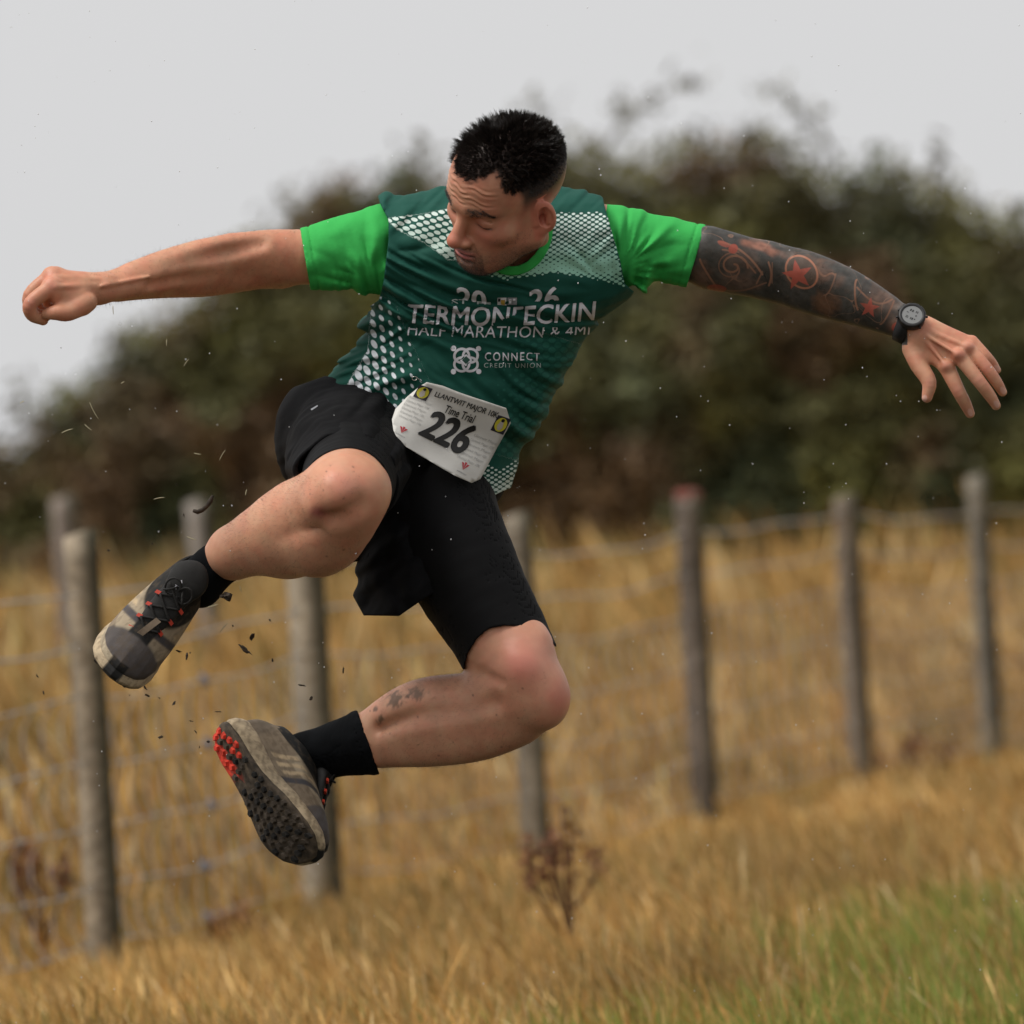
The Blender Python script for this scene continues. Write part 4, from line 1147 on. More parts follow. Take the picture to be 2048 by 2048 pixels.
# ---------------------------------------------------------------- race bib
def bib_map():
    """(a, b) in 0..1 across / down the bib -> photo pixels"""
    TL, TR, BL, BR = np.array([826., 756.]), np.array([1034., 822.]), np.array([762., 868.]), np.array([956., 975.])
    return lambda a, b: TL * (1 - a) * (1 - b) + TR * a * (1 - b) + BL * (1 - a) * b + BR * a * b
bm_ = bib_map()
allb = [shirt_bvh] + ([short_bvh] if short_bvh else [])
gr = [(a, b) for a in np.linspace(.06, .94, 9) for b in np.linspace(.06, .94, 7)]
rows, ds = [], []
for a, b in gr:
    q = bm_(a, b); dd = []
    for bv in allb:
        h = drop(bv, q[0], q[1], 0)
        if h is not None: dd.append(h.y)
    if dd: rows.append((1, a, b, a * a, a * b, b * b)); ds.append(min(dd))
co, *_ = np.linalg.lstsq(np.array(rows), np.array(ds), rcond=None)
off = min(np.array(ds) - np.array(rows) @ co)
def bib_pt(a, b, lift=0):
    q = bm_(a, b); dep = float(np.dot(co, (1, a, b, a * a, a * b, b * b))) + off * .75 - .004 - lift
    dep += .010 * max(0, .16 - a) ** 1 * 4 * (.16 - a) / .16 + .004 * math.sin(a * 9 + b * 4) * b + .003 * math.sin(b * 11 - a * 5)
    return Vector(to_world(PI(q[0], q[1], dep)[None])[0])
bib = empty('race_bib', bib_pt(.5, .5), 'white paper race bib reading 226 pinned to the front of the green shirt', 'race bib')
BA = [(.13, 0), (.28, -.02), (.45, .0), (.70, .005), (.90, 0.01), (1.0, .16), (.99, .5), (.985, .9), (.93, .99), (.75, 1.01), (.5, 1.0), (.25, .985), (.10, .90), (.02, .72), (.0, .55), (.04, .3), (.085, .12)]
M_paper = mat('bib_paper', (.60, .59, .56), rough=.55, spec=.35, noise=[(25, .05)], bump=[(35, .25, .004)])
bmp = poly2d([BA], .05)
def uvlay(name, V_, F_, m, parent, lift):
    me = bpy.data.meshes.new(name); me.from_pydata([bib_pt(a, b, lift + l * .00009) for a, b, l in V_], [], F_); me.update()
    for p in me.polygons: p.use_smooth = True
    return link(name, me, parent, m)
sheet = uvlay('sheet', *bmp, M_paper, bib, 0)
so = sheet.modifiers.new('thickness', 'SOLIDIFY'); so.thickness = .0006; so.offset = 1
def bfit(V_, a0, a1, b0, b1):
    lo_, hi_ = V_.min(0), V_.max(0); u = (V_[:, :2] - lo_[:2]) / (hi_ - lo_)[:2]; return np.stack([a0 + u[:, 0] * (a1 - a0), b1 + u[:, 1] * (b0 - b1), V_[:, 2]], 1)
M_ink = mat('black_ink', (.010, .010, .010), rough=.5)
g, f = glyphs('226', .042, .16, .12, .98); uvlay('number', bfit(g, .285, .750, .335, .755), f, M_ink, bib, .0012)
g, f = glyphs('LLANTWIT MAJOR 10K', .014, 0, .2, .98); uvlay('lettering', bfit(g, .255, .865, .085, .185), f, M_ink, bib, .0012)
g, f = glyphs('Time Trial', .014, 0, .2, 1.0); uvlay('lettering', bfit(g, .40, .685, .215, .325), f, M_ink, bib, .0012)
M_faint = mat('faint_grey_ink', (.40, .40, .39), rough=.6)
bits = [(.06, .27), (.05, .335), (.045, .40), (.045, .465), (.05, .53), (.06, .595), (.75, .43), (.74, .495), (.73, .56), (.72, .625), (.71, .69), (.70, .755)]
for i, (a0, b0) in enumerate(bits):
    g, f = glyphs('Llantwit Major' if i % 2 == 0 else 'Llantwit Major 10K', 0, .1, .4); w = .22 if a0 < .5 else .23
    uvlay('background_lettering', bfit(g, a0, a0 + w, b0, b0 + .045), f, M_faint, bib, .0009)
def disc(cx, cy, rx, ry, n=20): return [[(cx + rx * math.cos(a), cy + ry * math.sin(a)) for a in np.linspace(0, 2 * math.pi, n, endpoint=False)]]
M_bibyel = mat('yellow_ink', (.52, .47, .04), rough=.5); M_fig = mat('grey_figure_ink', (.42, .38, .33), rough=.6); M_bibred = mat('red_ink', (.42, .035, .05), rough=.5)
for (a0, b0) in ((.085, .065), (.862, .115)):
    w, h = .125, .205
    lg = uvlay('logo', *poly2d(rect(a0, b0, a0 + w, b0 + h), .05), mat('logo_black', (.02, .018, .03), rough=.5), bib, .0010)
    uvlay('disc', *poly2d(disc(a0 + w / 2, b0 + h / 2, w * .43, h * .43), .05), M_bibyel, lg, .0014)
    c0, d0 = a0 + w / 2, b0 + h / 2
    uvlay('figure', *poly2d([[(c0 - .008, d0 - .06), (c0 + .012, d0 - .055), (c0 + .018, d0 - .02), (c0 + .026, d0 + .03), (c0 + .010, d0 + .07), (c0 - .012, d0 + .07), (c0 - .028, d0 + .02), (c0 - .018, d0 - .02)]], None), M_fig, lg, .0018)
    uvlay('figure_cap', *poly2d(disc(c0 + .002, d0 - .055, .016, .022, 10), None), M_ink, lg, .0022)
for (a0, b0) in ((.155, .74), (.805, .80)):
    for k in (-1, 0, 1):
        uvlay('mark', *poly2d([[(a0, b0 + .10), (a0 + k * .028 - .012, b0 + .0 + abs(k) * .015), (a0 + k * .028 + .010, b0 + .0 + abs(k) * .015)]], None), M_bibred, bib, .0012)
    g, f = glyphs('athletics', 0, 0, .4); uvlay('small_print', bfit(g, a0 - .045, a0 + .05, b0 + .125, b0 + .145), f, M_grey, bib, .0012)
# safety pins
M_pin = mat('pin_steel', (.55, .52, .48), rough=.3, metal=1)
def tube(name, pts, r, m, parent, n=6, world=True, closed=False):
    pts = np.asarray(pts, float); k = len(pts); V_ = []; F_ = []
    tg = np.gradient(pts, axis=0); ref = np.array([.13, .31, .94]); rr = np.broadcast_to(r, (k,))
    for i in range(k):
        t = tg[i] / (np.linalg.norm(tg[i]) + 1e-9); a = np.cross(t, ref); a /= np.linalg.norm(a) + 1e-9; b = np.cross(t, a)
        V_ += [pts[i] + rr[i] * (math.cos(2 * math.pi * j / n) * a + math.sin(2 * math.pi * j / n) * b) for j in range(n)]
        if i: F_ += [((i - 1) * n + j, (i - 1) * n + (j + 1) % n, i * n + (j + 1) % n, i * n + j) for j in range(n)]
    F_ += [tuple(range(n))[::-1], tuple((k - 1) * n + j for j in range(n))]
    return make_mesh(name, np.array(V_), F_, parent=parent, mats=m, world=world)
for (x, y, s) in ((831, 757, 1), (952, 960, -1)):
    d = None
    for bv in allb:
        h = drop(bv, x, y, 0); d = h.y if h is not None and (d is None or h.y < d) else d
    d = (d if d is not None else -.1) - .006
    P_ = [PI(x + 5 * math.cos(a) - 2, y + 4 * math.sin(a), d) for a in np.linspace(0, 5.5, 9)] + [PI(x + 13, y + 7, d + .003)]
    tube('safety_pin', P_, .0008, M_pin, bib)

# ---------------------------------------------------------------- wrist watch
wc = PI(1824, 632, -.123); wax = PI(1815, 648, -.09) - PI(1730, 606, -.07); wax /= np.linalg.norm(wax)
wn_ = np.array([.10, -.90, .42]); wn_ -= wax * (wn_ @ wax); wn_ /= np.linalg.norm(wn_); wu = np.cross(wn_, wax)
watch = empty('wristwatch', to_world(wc[None])[0], 'black sports watch with a round grey face on the tattooed arm', 'watch')
M_wb = mat('watch_black', (.012, .012, .013), rough=.5, spec=.4); M_wr = mat('watch_rubber', (.010, .010, .011), rough=.75)
M_lcd = mat('watch_face', (.20, .205, .205), rough=.25, spec=.5)
def lathe(name, prof, m, parent, n=40, bump=None, cap=True):
    V_ = []; F_ = []
    for i, (r, h) in enumerate(prof):
        for j in range(n):
            a = 2 * math.pi * j / n; rr = r * (1 + (bump(a, i) if bump else 0)); V_.append(wc + wax * rr * math.cos(a) + wu * rr * math.sin(a) + wn_ * h)
        if i: F_ += [((i - 1) * n + j, (i - 1) * n + (j + 1) % n, i * n + (j + 1) % n, i * n + j) for j in range(n)]
    if cap: F_.append(tuple((len(prof) - 1) * n + j for j in range(n)))
    return make_mesh(name, np.array(V_), F_, parent=parent, mats=m)
R0 = .0225
case = lathe('case', [(.019, -.012), (R0 * .98, -.010), (R0, -.004), (R0, .001), (R0 * .95, .003)], M_wb, watch)
lathe('bezel', [(R0 * 1.0, .0018), (R0 * 1.03, .0035), (R0 * .97, .0055), (R0 * .80, .0058), (R0 * .76, .0046)], M_wb, watch, 48, lambda a, i: .015 * (math.sin(a * 12) > 0) * (i < 3), cap=False)
dial = lathe('dial', [(R0 * .77, .0044), (R0 * .5, .0045), (R0 * .1, .0045)], M_lcd, watch)
def dial_poly(name, quads, m, lift):
    V_ = []; F_ = []
    e1 = wax * .55 + wu * -.83; e1 = wax; e2 = wu
    for (x, y, w, h) in quads:
        b = len(V_)
        for sx, sy in ((-1, -1), (1, -1), (1, 1), (-1, 1)): V_.append(wc + e1 * (x + sx * w) * .001 + e2 * (y + sy * h) * .001 + wn_ * lift)
        F_.append((b, b + 1, b + 2, b + 3))
    make_mesh(name, np.array(V_), F_, parent=dial, mats=m, smooth=False)
dial_poly('digits', [(-6, 7, 1.2, 2), (-2, 7, 1.2, 2), (4, 8, .6, 2), (6.5, 8, .6, 2), (-6, -6, 2.2, .6), (-6, -8.5, 2.2, .6), (1, -7, .7, 2), (4, -7, 1.2, 2), (8, -6, 1, 1), (-9, 1, 1.8, .6), (7, 1, 1, 1.2)], M_ink, .0049)
for a in (.5, 2.6, 3.14, 3.7, -.5):
    c_ = wc + (wax * math.cos(a) + wu * math.sin(a)) * R0 * 1.06 - wn_ * .002; e = wax * math.cos(a) + wu * math.sin(a)
    tube('button', [c_ - e * .003, c_ + e * .002, c_ + e * .003], [.0022, .0022, .0016], M_wb, watch)
# strap: an elliptical band round the wrist
wctr = PI(1812, 645, -.085); V_ = []; F_ = []; n = 36
for i in range(n):
    a = 2 * math.pi * i / n
    dir_ = wn_ * math.cos(a) + wu * math.sin(a)
    q = wctr + wax * .004
    o_ = np.array([q + dir_ * t for t in np.linspace(.015, .055, 41)]); d_ = body_f(o_); k = np.argmax(d_ > 0.0008); rr = np.linspace(.015, .055, 41)[k]
    hw = .0105 if abs(math.cos(a)) < .8 else .0115
    for (dx, dr) in ((-hw, 0), (-hw, .0035), (hw, .0035), (hw, 0)): V_.append(q + dir_ * (rr + dr) + wax * dx)
for i in range(n):
    a, b = 4 * i, 4 * ((i + 1) % n)
    F_ += [(a + j, a + (j + 1) % 4, b + (j + 1) % 4, b + j) for j in range(4)]
make_mesh('strap', np.array(V_), F_, parent=watch, mats=M_wr)
# ---------------------------------------------------------------- trail shoes
M_upper = mat('shoe_upper', attr='Col', rough=.8, spec=.2, noise=[(45, .18)], bump=[(420, .35, .0012), (70, .2, .002)])
M_mid = mat('shoe_foam', attr='Col', rough=.7, spec=.25, noise=[(60, .25)], bump=[(120, .35, .002)])
M_rub = mat('shoe_rubber', attr='Col', rough=.75, spec=.25, noise=[(70, .5)], bump=[(140, .5, .003)])
M_lace = mat('shoe_lace', (.016, .015, .014), rough=.85, bump=[(600, .5, .001)])
M_red = mat('eyelet_orange_red', (.48, .045, .022), rough=.5)
M_tong = mat('shoe_tongue', (.017, .0165, .016), rough=.8, noise=[(40, .3)], bump=[(300, .3, .0012)])
M_taupe = mat('pull_tab', (.20, .15, .105), rough=.8, noise=[(60, .2)])
SW = ([0, .006, .02, .05, .09, .13, .17, .205, .235, .262, .282, .295, .30], [0, .016, .028, .0345, .0335, .036, .046, .0560, .0565, .051, .039, .020, 0])
def zb(x): return .030 * np.maximum(0, (x - .205) / .095) ** 2 + .010 * np.maximum(0, (.035 - x) / .035) ** 2
def build_shoe(O, B, scale, med, muddy, heel_orange, label):
    """O origin (heel, ground), B columns forward/left/up; med = +1 when the inner side is local +y"""
    loc = lambda P: O + scale * np.asarray(P, float) @ B.T
    M = 72; ph = np.linspace(0, 2 * np.pi, M, endpoint=False)
    ox = .15 + .15 * np.sign(np.cos(ph)) * np.abs(np.cos(ph)) ** .85
    oy = np.sign(np.sin(ph)) * np.interp(ox, *SW) + med * .006 * np.maximum(0, (ox - .17) / .13)
    mud = lambda P, s, f=60: sstep(-.1, .5, wn(P, f, s, 3))
    # ---- upper
    K = 26; top = np.stack([.080 + .050 * np.cos(ph), .035 * np.sin(ph), .118 + .014 * np.cos(ph) + .008 * np.cos(2 * ph)], 1)
    S = np.stack([.15 + (ox - .15) * .965, oy * .95, zb(ox) + np.interp(ox, [0, .07, .15, .30], [.044, .040, .030, .021])], 1)
    out = np.stack([np.cos(ph) * .6, np.sin(ph), 0 * ph], 1)
    ct = np.maximum(0, np.cos(ph)) ** 1.3; ch = np.maximum(0, -np.cos(ph)) ** 2
    C1 = S + np.stack([0 * ph, 0 * ph, .036 - .007 * ct + .012 * ch], 1) + out * (.005 + .004 * ct)[:, None]
    C2 = top + np.stack([.070 * ct - .004 * ch, .010 * np.sin(ph) * (1 + 1.3 * np.maximum(0, np.cos(ph))), -.030 - .030 * ct], 1)
    V_ = []; 
    for k in range(K + 1):
        t = k / K; V_.append((1 - t) ** 3 * S + 3 * (1 - t) ** 2 * t * C1 + 3 * (1 - t) * t * t * C2 + t ** 3 * top)
    # rolled padded collar, going inside
    V_.append(top + out * -.004 + np.array([0, 0, .004])); V_.append(top + out * -.010 + np.array([0, 0, .001])); V_.append(top + out * -.013 + np.array([0, 0, -.012])); V_.append(top + out * -.014 + np.array([0, 0, -.05]))
    nl = len(V_); V_ = np.concatenate(V_)
    kk = np.repeat(np.arange(nl), M) / K; pp = np.tile(ph, nl)
    x, y, z = V_.T
    F_ = []
    for k in range(nl - 1):
        a = k * M + np.arange(M); b = k * M + (np.arange(M) + 1) % M
        F_.append(np.stack([a, b, b + M, a + M], 1))
    F_ = np.concatenate(F_)
    # crisper colours: split twice
    V3, (F3, _) = refine(V_, (F_, []), np.ones(len(F_), bool)); at = np.stack([kk, np.cos(pp), np.sin(pp)], 1)
    at3, _ = refine(at, (F_, []), np.ones(len(F_), bool))
    V3, (F3b, _) = refine(V3, (F3, []), np.ones(len(F3), bool)); at3, _ = refine(at3, (F3, []), np.ones(len(F3), bool)); F3 = F3b
    x, y, z = V3.T; kv, cp, sp_ = at3.T
    col = np.tile(np.array([.20, .155, .108]), (len(V3), 1))
    def bl(m, c, a=1):
        nonlocal col
        m = np.clip(m, 0, 1)[:, None] * a; col = col * (1 - m) + np.asarray(c) * m
    inr = lambda v, a, b, s=.003: sstep(a - s, a + s, v) * (1 - sstep(b - s, b + s, v))
    TAN, GREY, BLK, BEI = (.42, .32, .20), (.062, .058, .062), (.016, .0155, .015), (.40, .33, .23)
    bl(inr(x, .232 + 0 * x, .31) * inr(kv, -1, .60 , .02), GREY, .85)                                            # toe overlay
    bl(inr(x, .262, .31) * inr(kv, -1, .62, .03), (.080, .070, .068), .7)
    bl(inr(kv, -1, .17, .01) * sstep(.20, .21, x) * (med * y < -.004), BEI, .9)                          # pale bumper
    bl(inr(kv, -1, .20, .015) * sstep(-.014, -.010, med * y) * (1 - sstep(.020, .024, med * y)) * (x > .25), BLK)                         # black toe cap
    bl(inr(x, .120, .235) * inr(kv, .34, .78, .02) * (np.abs(y) > .018), BEI, .55)                       # eyestay
    sl = x - .9 * (z - .05)
    bl(inr(sl, .168, .186) * inr(kv, -1, .66, .02), GREY)                                                # grey band
    for i in range(3): bl(inr(sl + 0 * z, .098 + .024 * i, .110 + .024 * i, .0012) * inr(kv, .10, .60, .02), TAN)
    bl(inr(x, -1, .055, .006) * inr(kv, -1, .55, .05), (.125, .098, .072), .8)
    bl(inr(np.abs(y), -1, .0200, .002) * inr(x, .095, .238) * sstep(.3, .36, kv) * (cp > 0), BLK)         # throat
    bl(sstep(.66, .70, kv - .14 * (x < .05)), BLK)
    bl(mud(V3, 3 + int(med)) * .5 * muddy, (.09, .065, .042))
    up_ob = make_mesh('shoe', loc(V3), F3, parent=person, mats=M_upper, cols=col)
    tag(up_ob, label)
    # ---- midsole
    rings = []; zc = zb(ox); th = np.interp(ox, [0, .07, .15, .30], [.047, .042, .031, .022])
    for fr, gr in ((.16, 1.0), (.35, 1.03), (.62, 1.035), (.86, 1.00), (1.02, .955), (1.04, .90)):
        rings.append(np.stack([.15 + (ox - .15) * (1 + (gr - 1) * .8), oy * gr, zc + th * fr], 1))
    Vm = np.concatenate(rings); Fm = np.concatenate([np.stack([k * M + np.arange(M), k * M + (np.arange(M) + 1) % M, (k + 1) * M + (np.arange(M) + 1) % M, (k + 1) * M + np.arange(M)], 1) for k in range(len(rings) - 1)])
    Vm, (Fm, _) = refine(Vm, (Fm, []), np.ones(len(Fm), bool)); Vm, (Fm, _) = refine(Vm, (Fm, []), np.ones(len(Fm), bool))
    cm = np.tile(np.array([.42, .33, .215]), (len(Vm), 1)); mm = (mud(Vm, 9, 80) * .6 * muddy)[:, None]; cm = cm * (1 - mm) + np.array([.12, .085, .05]) * mm
    bk = (sstep(-.014, -.010, med * Vm[:, 1]) * (1 - sstep(.020, .024, med * Vm[:, 1])) * (Vm[:, 0] > .25))[:, None]; cm = cm * (1 - bk) + np.array([.016, .0155, .015]) * bk
    make_mesh('midsole', loc(Vm), Fm, parent=up_ob, mats=M_mid, cols=cm)
    # ---- outsole with lugs
    gx = np.linspace(0, 1, 37); V_ = []; F_ = []
    rings = [np.stack([.15 + (ox - .15) * g, oy * g, zb(.15 + (ox - .15) * g) + h], 1) for g, h in ((.96, .0075), (1.0, .006), (1.0, .001), (.97, -.001), (.8, -.001), (.55, -.001), (.25, -.001))]
    Vo = np.concatenate(rings); Fo = [list(q) for k in range(len(rings) - 1) for q in np.stack([k * M + np.arange(M), (k + 1) * M + np.arange(M), (k + 1) * M + (np.arange(M) + 1) % M, k * M + (np.arange(M) + 1) % M], 1).tolist()]
    Fo.append([(len(rings) - 1) * M + j for j in range(M)][::-1])
    co_ = np.tile(np.array([.020, .0185, .017]), (len(Vo), 1)); mm = (.55 + .45 * mud(Vo, 12, 55))[:, None] * muddy; co_ = co_ * (1 - mm) + np.array([.12, .088, .058]) * mm
    orn = heel_orange * sstep(.075, .060, Vo[:, 0] - .25 * med * Vo[:, 1]); 
    opatch = heel_orange * sstep(.095, .088, Vo[:, 0]) * sstep(.004, .010, -med * Vo[:, 1] * -1 * -1); co_ = co_ * (1 - opatch[:, None]) + np.array([.58, .05, .028]) * opatch[:, None]
    make_mesh('outsole', loc(Vo), Fo, parent=up_ob, mats=M_rub, cols=co_)
    r3 = np.random.default_rng(4 + int(med)); VL, FL, CL = [], [], []
    ys = np.arange(-.048, .049, .0155)
    for i, cx in enumerate(np.arange(.014, .292, .0165)):
        for j, cy0 in enumerate(ys + (.00775 if i % 2 else 0)):
            w = np.interp(cx, *SW); cy = cy0
            if abs(cy) > w - .006: continue
            if .10 < cx < .135 and abs(cy) < .018: continue
            heel = cx < .078
            lx, ly, h = (.0068, .0060, .0048) if not heel else (.0072, .0066, .0046)
            a = r3.uniform(-.25, .25) + .5 * (1 if cy > 0 else -1) * (cx > .12); ca, sa = math.cos(a), math.sin(a)
            b0 = len(VL); cyo = cy + med * .006 * max(0, (cx - .17) / .13)
            for hh, sc_ in ((-.001, 1.0), (-.001 - h, .72)):
                for (ux, uy) in ((-1, -.6), (.2, -1), (1, -.1), (.2, 1), (-1, .6)):
                    X = cx + (ux * lx * ca - uy * ly * sa) * sc_; Y = cyo + (ux * lx * sa + uy * ly * ca) * sc_
                    VL.append((X, Y, float(zb(X)) + hh))
            FL += [[b0 + q for q in f] for f in ((0, 5, 6, 1), (1, 6, 7, 2), (2, 7, 8, 3), (3, 8, 9, 4), (4, 9, 5, 0), (9, 8, 7, 6, 5))]
            o_ = heel_orange and cx < .085 and (cy * med > .004 or cx < .03 or cy * med < -.012)
            c_ = np.array([.58, .050, .028]) if o_ else np.array([.024, .022, .020]) * r3.uniform(.6, 1.3) + np.array([.060, .043, .028]) * (r3.random() < .5) * muddy
            CL += [c_] * 10
    lg = make_mesh('tread_lugs', loc(VL), FL, parent=up_ob, mats=M_rub, cols=np.array(CL), smooth=False); tag(lg, kind='stuff')
    # ---- tongue, laces, eyelets, pull tab
    ta, tb_ = np.array([.222, 0, .073]), np.array([.118, 0, .158]); td = (tb_ - ta) / np.linalg.norm(tb_ - ta); tn = np.cross(td, np.array([0, 1., 0])); tn = -tn if tn[2] < 0 else tn
    rot = np.stack([td, np.array([0, 1., 0]), tn], 1)
    tg = G([(el(ta * .48 + tb_ * .52, np.array([.078, .026, .010]), rot), .01), (el(tb_ - td * .010, np.array([.030, .033, .0155]), rot), .02)])
    v, f = surface(tg, .0035); make_mesh('tongue', loc(v), f, parent=up_ob, mats=M_tong)
    def dors(t, yy, lift=.0):
        q = ta * (1 - t) + tb_ * t; return q + np.array([0, yy, 0]) + tn * (+.0095 - 6.0 * yy * yy + lift)
    n_e = 5
    for i in range(n_e):
        t = .0 + i * .185
        for s in (1, -1):
            q = dors(t, s * (.0225 + .001 * i), .0012); e1 = td * .0032; e2 = np.array([0, s * .0042, -.0018]); e3 = tn * .0022
            V_ = [q + a * e1 + b * e2 + c * e3 for c in (-1, 1) for a, b in ((-1, -1), (1, -1), (1, 1), (-1, 1))]
            if i < 4: make_mesh('eyelet', loc(V_), [(0, 3, 2, 1), (4, 5, 6, 7), (0, 1, 5, 4), (1, 2, 6, 5), (2, 3, 7, 6), (3, 0, 4, 7)], parent=up_ob, mats=M_red, smooth=False)
        for s in (1, -1):
            if i < n_e - 1:
                P_ = [dors(t + .185 * u, s * (.021 - .042 * u), .0030 + .0012 * s) for u in np.linspace(0, 1, 9)]
                tube('lace', [loc(p) for p in P_], .0021, M_lace, up_ob)
    tk = dors(.76, 0, .004)
    for s in (1, -1):
        P_ = [tk + td * (.016 * math.sin(a) * .9 - .004) + np.array([0, s * .018 * (1 - math.cos(a)) * .7, 0]) + tn * (.004 + .006 * math.sin(a)) for a in np.linspace(0, 5.6, 14)]
        tube('lace_loop', [loc(p) for p in P_], .0019, M_lace, up_ob)
        P_ = [tk + td * (-.030 * u + .012 * u * u) + np.array([0, s * (.006 + .016 * u), 0]) + tn * (.003 + .006 * math.sin(3 * u)) for u in np.linspace(0, 1, 8)]
        tube('lace_end', [loc(p) for p in P_], .0019, M_lace, up_ob)
    if med > 0:
        P_ = [ta + td * (-.008 + .048 * u) + tn * (.010 + .009 * math.sin(2.6 * u) + .003 * u) + np.array([0, -.004 + .010 * u, 0]) for u in np.linspace(0, 1, 8)]; V_ = []; F_ = []
        for i, p in enumerate(P_):
            for (yy, hh) in ((-.0055, 0), (.0055, 0), (.0055, .0015), (-.0055, .0015)): V_.append(p + np.array([0, yy, 0]) + tn * hh)
            if i: F_ += [(4 * (i - 1) + j, 4 * (i - 1) + (j + 1) % 4, 4 * i + (j + 1) % 4, 4 * i + j) for j in range(4)]
        F_ += [(3, 2, 1, 0), (28, 29, 30, 31)]
        make_mesh('pull_tab', loc(V_), F_, parent=up_ob, mats=M_taupe, smooth=False)
        # small print on the tongue: a white peak and letters
        V_, F_ = [], []
        def patch(t0, y0, pts):
            b = len(V_); V_.extend([dors(t0, y0, .0075) + td * p[0] * .001 + np.array([0, p[1] * .001, 0]) for p in pts]); F_.append(tuple(range(b, b + len(pts))))
        for a in (((4, -5), (10, -1), (4, 2)),): patch(.80, -.006, a)
        for k in (0, 3.2): patch(.74, -.006, ((-2, -4 + k), (4, -4 + k), (4, -2.6 + k), (-2, -2.6 + k)))
        patch(.74, -.006, ((2.6, -5.5), (4, -5.5), (4, .5), (2.6, .5)))
        make_mesh('tongue_print', loc(V_), F_, parent=up_ob, mats=M_white, smooth=False)
    return up_ob
def basis(f, u):
    f = np.array(f, float); f /= np.linalg.norm(f); u = np.array(u, float); u -= f * (u @ f); u /= np.linalg.norm(u)
    return np.stack([f, np.cross(u, f), u], 1)
BR_ = basis((-.49, -.66, -.567), (.432, -.75, .499))
O_R = PI(298, 1252, -.166) - BR_ @ np.array([.20, 0, .08])
build_shoe(O_R, BR_, 1.0, 1, .7, 0, 'mud-splashed brown trail shoe seen from the toe')
BL_ = basis((.485, -.47, -.735), (.86, .50, -.02))
O_L = PI(428, 1452, .07)
build_shoe(O_L, BL_, 1.02, -1, .8, 1, 'trail shoe showing its muddy sole and orange heel lugs')
# ---------------------------------------------------------------- the field
def px_world(px, py, d): return to_world(PI(px, py, d - DIST)[None])[0]
def ground_z(x, y):
    d = np.asarray(y) + DIST
    return .26 * sstep(36, 49, d) + .02 * np.sin(np.asarray(x) * 1.7 + d * .6) * sstep(16, 20, d) + .03 * np.sin(np.asarray(x) * .6 - d * .33) * sstep(16, 20, d)
def tri_soup(name, V, F, mats, cols=None, parent=None, smooth=False): return make_mesh(name, V, F, parent=parent, mats=mats, cols=cols, smooth=smooth, world=False)
# ground sheet reaching the horizon
ys = np.concatenate([np.array([-300, -120, -50, -25]), np.arange(-16, 44, 1.0), np.array([60, 100, 200, 420, 900])]); xs = np.concatenate([-np.array([900, 400, 150, 60, 25, 14]), np.arange(-9, 9.1, 1.), np.array([14, 25, 60, 150, 400, 900])])
gxx, gyy = np.meshgrid(xs, ys, indexing='ij'); V_ = np.stack([gxx.ravel(), gyy.ravel(), ground_z(gxx, gyy).ravel()], 1)
ny = len(ys); idx = np.arange(len(xs) * ny).reshape(len(xs), ny); F_ = np.stack([idx[:-1, :-1], idx[1:, :-1], idx[1:, 1:], idx[:-1, 1:]], -1).reshape(-1, 4)
dgr = V_[:, 1] + DIST; bounce_dark = ((1 - sstep(15.2, 16.6, dgr + .5 * np.sin(V_[:, 0] * 1.3))) * sstep(3, 6, dgr))[:, None]
gcol = np.array([.32, .20, .062]) * (1 - bounce_dark) + np.array([.040, .036, .022]) * bounce_dark      # unseen dark ground added under the runner to cut golden bounce light
M_ground = mat('field_ground', attr='Col', rough=.95, spec=.1, noise=[(.35, .25), (3.0, .35), (14, .35)], bump=[(20, .6, .05)])
gr_ob = make_mesh('ground', V_, F_, mats=M_ground, cols=gcol, world=False); tag(gr_ob, 'field of dry golden grass with unseen dark ground added in front to cut bounce light', kind='structure')

